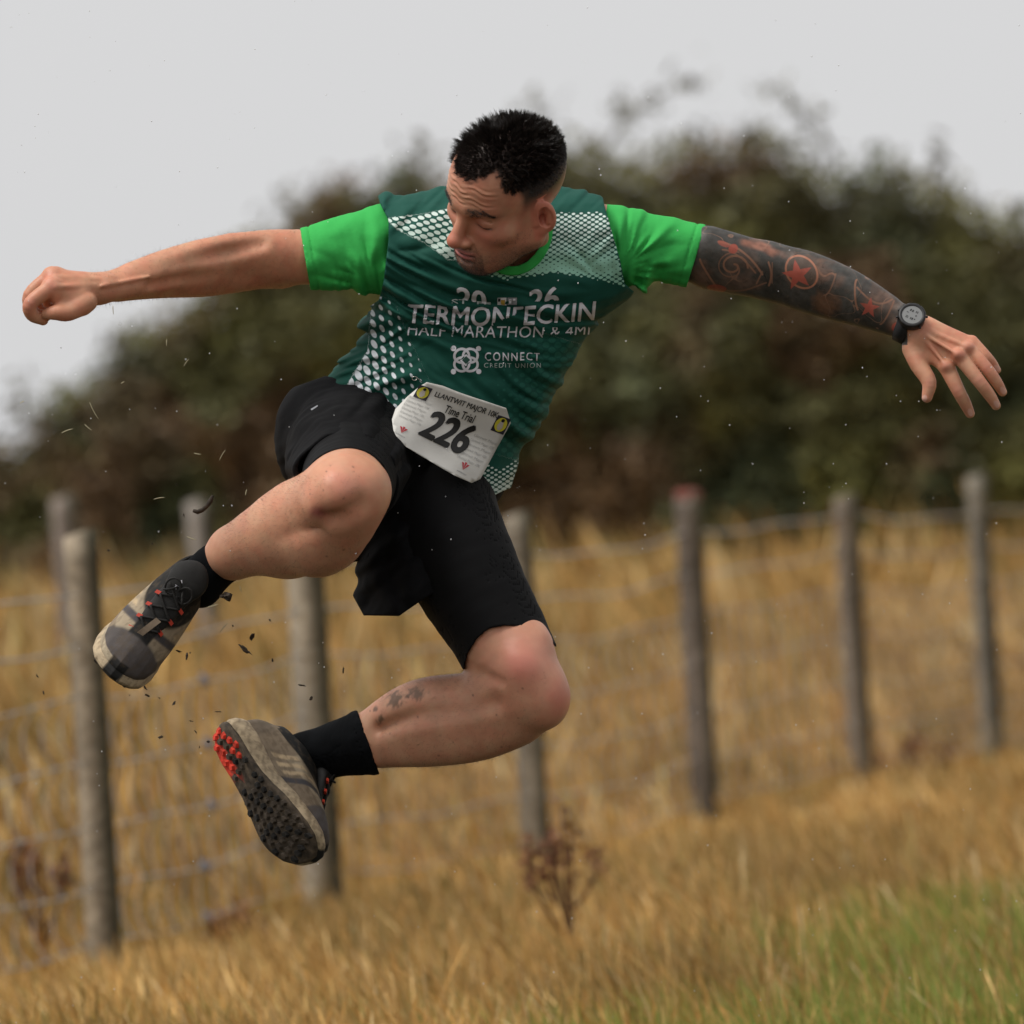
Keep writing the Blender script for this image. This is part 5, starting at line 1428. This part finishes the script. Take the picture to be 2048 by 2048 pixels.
# grass blades
rg = np.random.default_rng(21)
def green_at(x, y):
    """how green the sward is: mown green strip to the right and a few fresh patches"""
    d = y + DIST
    n = wn(np.stack([x, y * .35, 0 * x], 1), 1.1, 101, 2)
    a = sstep(.22, .75, x - .05 * (d - 19) + .22 * n) * (1 - sstep(21.8, 24.0, d))
    b = .8 * sstep(.2, .7, n + .5 - np.abs(x - .1) * .6) * (1 - sstep(18.2, 18.9, d))
    c = .9 * (1 - sstep(.12, .35, np.hypot(x + 1.02, (d - 18.6) * .5)))
    return np.clip(np.maximum(np.maximum(a, b), c), 0, 1)
def blades(n, d0, d1, spread, hf, wf, name, label, pw=1.0, where=None):
    d = d0 + (d1 - d0) * rg.random(n) ** pw; x = (rg.random(n) - .5) * (d * .124 * spread + 1.0); y = d - DIST
    tuf = wn(np.stack([x, y, 0 * x], 1), 2.2, 104, 2); keep = (rg.random(n) < .72 + .4 * tuf) & where(d, x); d, x, y, tuf = d[keep], x[keep], y[keep], tuf[keep]; n = len(d)
    gn = green_at(x, y); gsel = rg.random(n) < gn * .85
    h = hf(d, x) * rg.uniform(.35, 1.25, n) ** 1.1 * (1 + .35 * tuf); h = np.where(gsel, h * .62, h)
    w = wf(d) * rg.uniform(.6, 1.4, n)
    z = ground_z(x, y) - .01
    az = rg.uniform(0, 2 * np.pi, n); le = h * (rg.uniform(.05, .55, n)); lx = np.cos(az) * le - h * .20; ly = np.sin(az) * le
    ta_ = rg.uniform(0, np.pi, n); tx, ty = np.cos(ta_) * w * .5, np.sin(ta_) * w * .5
    P0 = np.stack([x, y, z], 1); P1 = P0 + np.stack([lx * .32, ly * .32, h * .55], 1); P2 = P0 + np.stack([lx * 1.0, ly * 1.0, h * (1 - .12 * (lx ** 2 + ly ** 2) / h ** 2)], 1)
    T = np.stack([tx, ty, 0 * tx], 1)
    seed = (rg.random(n) < .35)[:, None] * 1.3 * (~gsel)[:, None]
    PM = P1 * .35 + P2 * .65
    V_ = np.stack([P0 - T, P0 + T, P1 + T * .8, P1 - T * .8, PM + T * (.55 + seed), PM - T * (.55 + seed), P2], 1).reshape(-1, 3)
    b = np.arange(n) * 7; F_ = np.concatenate([np.stack([b, b + 1, b + 2], 1), np.stack([b, b + 2, b + 3], 1), np.stack([b + 3, b + 2, b + 4], 1), np.stack([b + 3, b + 4, b + 5], 1), np.stack([b + 5, b + 4, b + 6], 1)])
    pal = np.array([[.48, .295, .100], [.53, .355, .145], [.40, .220, .062], [.30, .165, .052], [.57, .44, .235], [.36, .275, .098]])
    big = wn(np.stack([x, y * .5, 0 * x], 1), .55, 107, 2)
    k = rg.choice(6, n, p=[.32, .18, .22, .10, .08, .10]); c = pal[k] * rg.uniform(.75, 1.2, n)[:, None] * (1.12 + .30 * big)[:, None]
    c = np.where((rg.random(n) < .16 + .16 * (big < -.25))[:, None], np.array([.20, .15, .045]) * rg.uniform(.6, 1.3, n)[:, None], c)
    c = np.where(gsel[:, None], np.array([.185, .25, .048]) * rg.uniform(.6, 1.35, n)[:, None], c)
    ob = tri_soup(name, V_, F_, M_grass, np.repeat(c, 7, 0)); tag(ob, label, kind='stuff')
M_grass = mat('grass_blades', attr='Col', rough=.7, spec=.25)
def fence_d(x): return 22.5 + (x + 1.17) * 3.71
blades(290000, 16.8, 36.0, 1.60, lambda d, x: .15 - .085 * (1 - sstep(.8, 3.2, fence_d(x) - d)), lambda d: .0020 + .0002 * (d - 17), 'short_grass', 'short dry grass along the runner\'s side of the fence', 1.2, lambda d, x: d < fence_d(x) + .3)
blades(150000, 20.0, 49.5, 1.85, lambda d, x: .15 + .24 * sstep(.3, 3.5, d - fence_d(x)) + .20 * sstep(3, 12, d - fence_d(x)), lambda d: .006 + .00025 * (d - 22), 'tall_grass', 'tall golden grass in the field behind the fence', 1.15, lambda d, x: d > fence_d(x))
blades(70000, 20.0, 49.5, 4.2, lambda d, x: .15 + .35 * sstep(22, 34, d), lambda d: .010 + .0004 * (d - 22), 'outer_grass', 'golden grass out to both sides of the field', 1.0, lambda d, x: np.abs(x) > d * .112 + .3)

# ---------------------------------------------------------------- post and wire fence
fence_px = [(-470, 1110, 20.2), (161, 1065, 22.5), (603, 1046, 24.8), (1033, 1028, 27.1), (1375, 988, 29.4), (1691, 991, 31.7), (1954, 949, 34.0), (2210, 940, 36.4)]
tops = [px_world(*q) for q in fence_px]
f0 = tops[1]
fence = empty('wire_fence', (f0[0], f0[1], 0), 'post and wire stock fence running across the dry grass behind the runner', 'fence')
M_post = mat('weathered_wood', attr='Col', rough=.9, spec=.15, noise=[(7, .25), (40, .3)], bump=[(30, .6, .01), (9, .5, .02)])
M_redp = mat('red_marker', (.16, .042, .030), rough=.85)
def post(name, top, zb_, r, seed, parent, tint, label=None, lean=0):
    rp = np.random.default_rng(seed); n = 14; K = 18; V_ = []; F_ = []; Cc = []
    prof = [1 + .10 * math.sin(j * 2.1 + seed) + rp.uniform(-.05, .05) for j in range(n)]
    for k in range(K + 1):
        t = k / K; z = zb_ - .3 + (top[2] - zb_ + .3) * t
        for j in range(n):
            a = 2 * math.pi * j / n; rr = r * prof[j] * (1.04 - .06 * t) * (1 + .02 * math.sin(7 * t + j))
            x, y = top[0] + lean * (1 - t) + rr * math.cos(a), top[1] + rr * math.sin(a)
            V_.append((x, y, z + (.012 * math.cos(a) if k == K else 0))); 
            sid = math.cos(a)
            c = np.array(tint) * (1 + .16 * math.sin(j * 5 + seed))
            dk = float(sstep(.0, .55, np.array(sid))); c = c * .88 * (1 - dk) + np.array([.062, .056, .036]) * dk        # shade of the right side painted in, moss-toned
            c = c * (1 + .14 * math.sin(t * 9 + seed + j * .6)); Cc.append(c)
        if k: F_ += [((k - 1) * n + j, (k - 1) * n + (j + 1) % n, k * n + (j + 1) % n, k * n + j) for j in range(n)]
    c0 = len(V_); V_.append((top[0], top[1], top[2] + .004)); Cc.append(np.array([.12, .11, .08])); F_ += [(K * n + j, K * n + (j + 1) % n, c0) for j in range(n)]
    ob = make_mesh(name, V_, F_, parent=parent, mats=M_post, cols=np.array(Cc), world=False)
    if label: tag(ob, label)
    return ob
radii = [.045, .046, .056, .047, .049, .046, .046, .046]
tints = [(.30, .25, .19), (.30, .25, .185), (.32, .275, .21), (.28, .24, .185), (.17, .14, .115), (.21, .17, .13), (.20, .18, .145), (.2, .18, .15)]
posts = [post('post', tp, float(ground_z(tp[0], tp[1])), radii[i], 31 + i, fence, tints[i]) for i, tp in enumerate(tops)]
tp = tops[4]; V_ = []; F_ = []
for k, (r_, z_) in enumerate(((.046, -.030), (.049, -.02), (.048, .002), (.03, .010), (.004, .012))):
    for j in range(12): V_.append((tp[0] + r_ * math.cos(j * math.pi / 6), tp[1] + r_ * math.sin(j * math.pi / 6), tp[2] + z_ + .006))
    if k: F_ += [((k - 1) * 12 + j, (k - 1) * 12 + (j + 1) % 12, k * 12 + (j + 1) % 12, k * 12 + j) for j in range(12)]
make_mesh('red_post_cap', V_, F_, parent=posts[4], mats=M_redp, world=False)
M_wire = mat('galvanised_wire', (.36, .35, .34), rough=.5, spec=.5, metal=.4)
M_join = mat('blue_grey_fitting', (.10, .12, .17), rough=.5)
heights = [1.045, .90, .76, .58, .41, .245, .09]
def wire_path(h, step=.05):
    P_ = []
    for i, (a, b) in enumerate(zip(tops[:-1], tops[1:])):
        a = a + np.array([-.02, -.055, 0]); b = b + np.array([-.02, -.055, 0])
        L_ = np.linalg.norm((b - a)[:2]); n = int(L_ / step)
        for t in np.linspace(0, 1, n, endpoint=(i == len(tops) - 2)):
            q = a * (1 - t) + b * t; q[2] = ground_z(q[0], q[1]) + h - .022 * math.sin(math.pi * t) + .006 * math.sin(q[1] * 5 + h * 30); P_.append(q)
    return np.array(P_)
paths = []
for i, h in enumerate(heights):
    P_ = wire_path(h); paths.append(P_); r_ = np.full(len(P_), .0044 if i < 2 else .0026)
    if i >= 2: r_[::3] = .0050
    tube('wire', P_, r_, M_wire, fence, n=5, world=False)
Vs, Fs = [], []
for k in range(0, len(paths[2]), 3):
    q = [paths[i][min(k, len(paths[i]) - 1)] for i in range(2, 7)]; bend = .02 * math.sin(k * .05) + .018
    pts = []
    for a, b in zip(q[:-1], q[1:]):
        for t in (0, .33, .67): pts.append(a * (1 - t) + b * t + np.array([-bend * math.sin(math.pi * (t + q.index(a) if False else t)), 0, 0]))
    pts.append(q[-1]); b0 = len(Vs)
    for p in pts:
        for j in range(3): Vs.append(p + .0034 * np.array([math.cos(2.1 * j), math.sin(2.1 * j), 0]))
    for s_ in range(len(pts) - 1):
        for j in range(3): Fs.append((b0 + 3 * s_ + j, b0 + 3 * s_ + (j + 1) % 3, b0 + 3 * s_ + 3 + (j + 1) % 3, b0 + 3 * s_ + 3 + j))
tag(make_mesh('stay_wires', Vs, Fs, parent=fence, mats=M_wire, world=False), kind='stuff')
jx = [(418, 1322), (408, 1449), (424, 1574), (419, 1680), (425, 1786)]
for i, P_ in enumerate(paths[2:7]):
    pp_ = np.array([to_px(np.array([[cs * q[0] - sn * (q[2] - EYE), q[1], sn * q[0] + cs * (q[2] - EYE)]]))[0] for q in P_[::2]])
    k = int(np.argmin(np.abs(pp_[:, 0] - jx[i][0]))) * 2; c = P_[k]; V_ = []; F_ = []
    for a, (r_, z_) in enumerate(((.003, -.021), (.010, -.015), (.012, 0), (.010, .015), (.003, .021))):
        for j in range(8): V_.append((c[0] + r_ * math.cos(j * math.pi / 4) - .006 * z_ / .02, c[1] - .004 + r_ * math.sin(j * math.pi / 4), c[2] + z_))
        if a: F_ += [((a - 1) * 8 + j, (a - 1) * 8 + (j + 1) % 8, a * 8 + (j + 1) % 8, a * 8 + j) for j in range(8)]
    make_mesh('wire_joiner', V_, F_, parent=fence, mats=M_join, world=False)
# older posts further back on the left
for (px, py, d, lab, ln, tn_) in ((128, 992, 37, 'old grey post standing behind the leftmost fence post', 0, (.24, .20, .17)), (394, 1000, 37.5, 'thin pale post in the tall grass above the raised foot', .05, (.28, .25, .22))):
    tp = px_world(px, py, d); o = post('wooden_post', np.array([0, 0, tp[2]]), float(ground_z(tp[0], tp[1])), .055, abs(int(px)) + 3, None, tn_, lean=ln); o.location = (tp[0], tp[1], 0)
    tag(o, lab, 'post', 'old posts standing in the field')

# ---------------------------------------------------------------- hedge
hx = [-700, -300, 0, 100, 200, 285, 335, 400, 480, 560, 640, 760, 850, 960, 1150, 1290, 1400, 1500, 1600, 1720, 1800, 1880, 1975, 2048, 2300, 2800]
hy = [1000, 960, 890, 800, 722, 690, 640, 565, 490, 440, 405, 362, 335, 325, 310, 300, 288, 285, 305, 335, 330, 380, 440, 415, 430, 500]
HD = 50.0
hedge = empty('hedge', (0, HD - DIST, float(ground_z(0, HD - DIST))), 'tall dark overgrown hedge of mixed bushes across the back of the field', 'hedge')
rb = np.random.default_rng(33)
def hedge_top(x):
    """world height of the hedge at world x"""
    q = np.linspace(-700, 2800, 240); yy = np.interp(q, hx, hy)
    W_ = np.array([px_world(a, b, HD) for a, b in zip(q, yy)])
    return np.interp(x, W_[:, 0], W_[:, 2])
n = 300000
X = np.where(rb.random(n) < .74, rb.uniform(-6.6, 6.6, n), rb.uniform(6.6, 14.5, n) * rb.choice([-1, 1], n)); tpz = hedge_top(X) + .06 * np.sin(X * 5.1) + .05 * np.sin(X * 11 + 1) - .06
u = rb.random(n); Z = .10 + (tpz - .10) * u ** .72
lay_ = rb.random(n) ** 1.6
bulge = .28 * wn(np.stack([X, 0 * X, Z], 1), .45, 121, 2) + .16 * wn(np.stack([X, 0 * X, Z], 1), 1.3, 122, 2)
Yh = HD - DIST + .35 - bulge * 1.1 + lay_ * 1.4 + .9 * u ** 3
kp = Z < tpz; tuftz = rb.random(n) < .03; Z = np.where(tuftz, tpz + np.minimum(rb.exponential(.06, n), .2), Z)
P_ = np.stack([X, Yh, Z], 1)
s_ = rb.uniform(.020, .048, n) * np.where(np.abs(X) > 6.6, 1.7, 1); 
a1 = rb.normal(size=(n, 3)); a1 /= np.linalg.norm(a1, axis=1)[:, None]; a2 = np.cross(a1, rb.normal(size=(n, 3))); a2 /= np.linalg.norm(a2, axis=1)[:, None]
V_ = np.stack([P_ - a1 * s_[:, None], P_ + a2 * s_[:, None] * .6, P_ + a1 * s_[:, None] * 1.1, P_ - a2 * s_[:, None] * .6], 1).reshape(-1, 3)
F_ = np.arange(4 * n).reshape(n, 4)
q = np.stack([X, .5 * Yh, Z], 1); m1, m2, m3 = wn(q, .42, 131, 2), wn(q, .8, 132, 2), wn(q, .6, 133, 2)
c = np.tile(np.array([.070, .072, .030]), (n, 1))
def mixc_(m, col):
    global c
    c = c * (1 - m[:, None]) + np.array(col) * m[:, None]
mixc_(sstep(-.05, .5, m1), (.114, .120, .042)); mixc_(sstep(.10, .6, m2) * .75, (.094, .074, .044)); mixc_(sstep(.1, .6, m3), (.052, .064, .034)); mixc_(sstep(.75, 1.0, m2 - m1) * .35, (.11, .045, .030))
mixc_(sstep(.72, 1.0, u) * .45, (.050, .040, .022)); c *= np.array([1.62, 1.52, 1.30]) * rb.uniform(.5, 1.5, n)[:, None]
M_leaf = mat('hedge_leaves', attr='Col', rough=.6, spec=.3)
tag(make_mesh('foliage', V_, F_, parent=hedge, mats=M_leaf, cols=np.repeat(c, 4, 0), smooth=False, world=False), kind='stuff')
# the dense twiggy heart of the hedge
xs = np.linspace(-14.6, 14.6, 90); zs = np.linspace(0, 1, 26); V_ = []
for x in xs:
    t_ = float(hedge_top(x)) - .24
    for z in zs:
        zz = .0 + t_ * z; q = np.array([[x, 0, zz]]); V_.append((x, HD - DIST + 1.0 - .3 * float(wn(q, .5, 121, 2)[0]) + 1.2 * z ** 4, zz))
F_ = [(i * 26 + j, (i + 1) * 26 + j, (i + 1) * 26 + j + 1, i * 26 + j + 1) for i in range(89) for j in range(25)]
nv = len(V_); V_ += [(x, y + 2.2, z) for x, y, z in V_]; F_ += [(nv + a, nv + d_, nv + c_, nv + b) for a, b, c_, d_ in F_]
F_ += [(i * 26 + 25, (i + 1) * 26 + 25, nv + (i + 1) * 26 + 25, nv + i * 26 + 25) for i in range(89)]
make_mesh('branches', V_, F_, parent=hedge, mats=mat('hedge_twigs', (.048, .043, .024), rough=.95, spec=.05, noise=[(2.5, .5)], bump=[(6, 1, .2)]), world=False)
# feathery shoots above the hedge line
def shoot(pts, fluff, seed, dens=46):
    r_ = np.random.default_rng(seed); W_ = np.array([px_world(a, b, HD + .3) for a, b in pts]); k = len(W_)
    t = np.linspace(0, 1, 16); Q = np.stack([np.interp(t, np.linspace(0, 1, k), W_[:, i]) for i in range(3)], 1)
    ob = tube('shoot', Q, np.linspace(.012, .004, 16), M_twig, hedge, n=5, world=False)
    m = dens; kk = r_.integers(4, 16, m); C_ = Q[kk] + r_.normal(size=(m, 3)) * fluff; a1 = r_.normal(size=(m, 3)) * .032; a2 = r_.normal(size=(m, 3)) * .014
    V_ = np.stack([C_ - a1, C_ + a2, C_ + a1, C_ - a2], 1).reshape(-1, 3); F_ = np.arange(4 * m).reshape(m, 4)
    tag(make_mesh('leaves', V_, F_, parent=ob, mats=M_leaf, cols=np.tile(np.array([.13, .125, .075]), (4 * m, 1)), smooth=False, world=False), kind='stuff')
M_twig = mat('shoot_bark', (.07, .055, .035), rough=.9)
c = None
shoot([(1190, 330), (1240, 250), (1300, 195), (1400, 165)], .07, 1, 70); shoot([(1680, 330), (1650, 270), (1590, 210), (1530, 168)], .05, 2, 50)
shoot([(830, 370), (845, 325), (850, 295)], .08, 3, 40); shoot([(1120, 330), (1100, 260), (1070, 215)], .07, 4, 40); shoot([(1500, 320), (1510, 270), (1525, 240)], .06, 5, 30); shoot([(240, 720), (235, 700), (245, 660)], .07, 6, 30)
shoot([(600, 460), (590, 420), (575, 405)], .09, 7, 40); shoot([(60, 860), (40, 800), (45, 770)], .08, 8, 30); shoot([(1860, 380), (1880, 330), (1885, 300)], .06, 9, 24)

# ---------------------------------------------------------------- dead dock stalks in the grass
M_dock = mat('dock_stalk', (.085, .040, .020), rough=.9); M_dseed = mat('dock_seed', attr='Col', rough=.85)
def dock(px, py, d, h, wid, seed, label):
    r_ = np.random.default_rng(seed); b = px_world(px, py, d); b[2] = ground_z(b[0], b[1])
    o = empty('dock_plant', b, label, 'plant', 'dead dock plants in the grass')
    Vs, Fs, Cs = [], [], []
    ns = 9
    for i in range(ns):
        a = r_.uniform(0, 6.28); sp_ = wid * r_.uniform(.2, 1) * (i > 0); hh = h * r_.uniform(.72, 1) if i else h
        base_t = r_.uniform(.15, .40) if i else 0
        s0 = b + np.array([0, 0, h * base_t]); e = b + np.array([sp_ * math.cos(a), sp_ * math.sin(a), hh]); t = np.linspace(0, 1, 9)[:, None]
        Q = s0 * (1 - t) + e * t + np.array([math.cos(a), math.sin(a), 0]) * (sp_ * .35 * np.sin(np.pi * t)); Q = Q
        tube('stalk', Q, np.linspace(.0075 if i == 0 else .0045, .002, 9), M_dock, o, n=5, world=False)
        m = 26; tt = r_.uniform(.55, 1.0, m); C_ = s0 * (1 - tt[:, None]) + e * tt[:, None] + np.array([math.cos(a), math.sin(a), 0]) * (sp_ * .35 * np.sin(np.pi * tt))[:, None] + r_.normal(size=(m, 3)) * .012
        for c_ in C_:
            k0 = len(Vs); s_ = r_.uniform(.004, .008); ax = r_.normal(size=(3, 3)) * s_
            Vs += [c_ + ax[0], c_ - ax[0] * .4 + ax[1], c_ - ax[0] * .4 - ax[1], c_ + ax[2]]; Fs += [(k0, k0 + 1, k0 + 2), (k0, k0 + 3, k0 + 1), (k0 + 1, k0 + 3, k0 + 2), (k0 + 2, k0 + 3, k0)]
            Cs += [np.array([.17, .075, .036]) * r_.uniform(.5, 1.5)] * 4
    tag(make_mesh('seed_heads', Vs, Fs, parent=o, mats=M_dseed, cols=np.array(Cs), smooth=False, world=False), kind='stuff')
dock(1142, 1940, 20.7, .42, .115, 1, 'tall reddish-brown dead dock plant standing alone right of the lower shoe')
dock(85, 1790, 22.3, .40, .12, 2, 'brown dead dock plant at the left edge before the first fence post')
dock(470, 1880, 22.0, .19, .08, 4, 'small red-brown dock plant between the two left fence posts')
dock(1835, 1650, 29.5, .28, .14, 6, 'brown dock plant near the right edge of the field')

# ---------------------------------------------------------------- flying mud, grass bits and rain
M_mud = mat('wet_mud', (.035, .024, .015), rough=.7, spec=.3, noise=[(200, .4)])
M_bit = mat('pale_straw_bit', (.42, .38, .24), rough=.7)
def clod(px, py, r, seed, label, y=-.1, elong=1.0):
    r_ = np.random.default_rng(seed); bm = bmesh.new(); bmesh.ops.create_icosphere(bm, subdivisions=2, radius=1)
    ax = np.array([elong, .8, .7]); th = r_.uniform(0, 3.14); fr = r_.normal(size=(3, 3)) * 1.6
    for v in bm.verts:
        c_ = np.array(v.co); c_ = c_ * ax * (1 + .50 * math.sin(fr[0] @ c_ * 2 + seed) + .38 * math.sin(fr[1] @ c_ * 4 + 1)) * r
        v.co = (c_[0] * math.cos(th) - c_[2] * math.sin(th), c_[1], c_[0] * math.sin(th) + c_[2] * math.cos(th))
    me = bpy.data.meshes.new('mud_clod'); bm.to_mesh(me); bm.free(); o = link('mud_clod', me, None, M_mud); o.location = to_world(PI(px, py, y)[None])[0]
    tag(o, label, 'mud', 'mud specks flung up in the air')
Zf = lambda x, y: (x * .3623, 900 + y * .3623)
spk = [(840, 515, 6), (1375, 435, 5), (1390, 1030, 10), (1350, 1100, 9), (1505, 1160, 6), (880, 1370, 5), (812, 1355, 5), (960, 1400, 6), (1670, 1300, 6), (1718, 1370, 7), (1285, 970, 4), (1030, 1140, 5), (240, 1340, 5), (205, 1245, 4),
       (885, 1585, 7), (1150, 1610, 5), (1055, 1497, 4), (600, 555, 5), (1205, 1445, 4), (1490, 940, 4), (730, 630, 4), (1895, 1215, 5), (645, 1275, 4), (985, 1110, 4), (1050, 1120, 4), (715, 1355, 3), (800, 1310, 5), (1100, 1640, 3), (1080, 1555, 4), (20, 1460, 3), (975, 190, 3), (1015, 360, 3)]
for i, (x, y, r) in enumerate(spk):
    p = Zf(x, y); clod(p[0], p[1], r * (.00030 + .00004 * (i % 4)), 200 + i, 'small dark speck of flying mud in the air beside the runner', -.25 + .4 * ((i * 37) % 11) / 11, (1.1, 2.2, 1.5, 2.8, 1.3)[i % 5])
# the big crooked clod and the one stuck by the heel
pts = [(386, 1021), (395, 1024), (405, 1020), (414, 1012), (421, 1002), (426, 991)]
rr_ = np.array([.0032, .0045, .0042, .0040, .0050, .0026]) * .9
bg_ = tube('mud_clod', [PI(x, y, -.1) for x, y in pts], rr_, M_mud, None, n=7); tag(bg_, 'large crooked brown clod of mud hanging in the air above the raised shoe', 'mud', 'mud specks flung up in the air')
clod(453, 1192, .0085, 77, 'lumpy brown clod of mud at the collar of the raised shoe', -.17)
def straw(px, py, ln, ang, seed, y=-.05, curve=.15):
    a = math.radians(ang); t = np.linspace(-.5, .5, 7); pts = [PI(px + ln * u * math.cos(a) + ln * curve * (u * u) * math.sin(a), py + ln * u * math.sin(a) - ln * curve * (u * u) * math.cos(a), y) for u in t]
    o = tube('grass_bit', pts, [.0004, .0007, .0008, .0008, .0008, .0007, .0004], M_bit, None, n=4); tag(o, 'loose blade of dry grass flying through the air', 'grass', 'grass bits flung up in the air')
for i, (x, y, ln, an) in enumerate(((187, 822, 38, 62), (176, 855, 18, 40), (134, 861, 24, 160), (444, 910, 24, 120), (318, 996, 22, 170), (372, 725, 18, 125), (245, 765, 8, 150), (44, 804, 10, 150), (483, 1140, 26, 88), (481, 1178, 14, 75), (530, 1143, 24, 8), (447, 1255, 24, 130), (383, 1077, 20, 20), (492, 985, 12, 100), (395, 908, 14, 10), (425, 1212, 24, -15), (226, 620, 18, 86), (333, 685, 14, 92))):
    straw(x, y, ln, an, i, -.2 + .02 * i)
nR = 420; V_ = []; F_ = []; r4 = np.random.default_rng(9)
for i in range(nR):
    y = r4.uniform(-.7, .9); c_ = PI(r4.uniform(-40, 2090), r4.uniform(-40, 2090), y); r = r4.uniform(.0005, .0013); k = len(V_)
    V_ += [c_ + r * np.array(q) for q in ((1, 0, 0), (-1, 0, 0), (0, 1, 0), (0, -1, 0), (0, 0, 1.3), (0, 0, -1.3))]
    F_ += [(k, k + 2, k + 4), (k + 2, k + 1, k + 4), (k + 1, k + 3, k + 4), (k + 3, k, k + 4), (k + 2, k, k + 5), (k + 1, k + 2, k + 5), (k + 3, k + 1, k + 5), (k, k + 3, k + 5)]
M_drop = mat('rain_drop', (.75, .76, .78), rough=.15, spec=.8)
tag(make_mesh('rain', V_, F_, mats=M_drop), 'fine drops of rain in the air around the runner', kind='stuff')
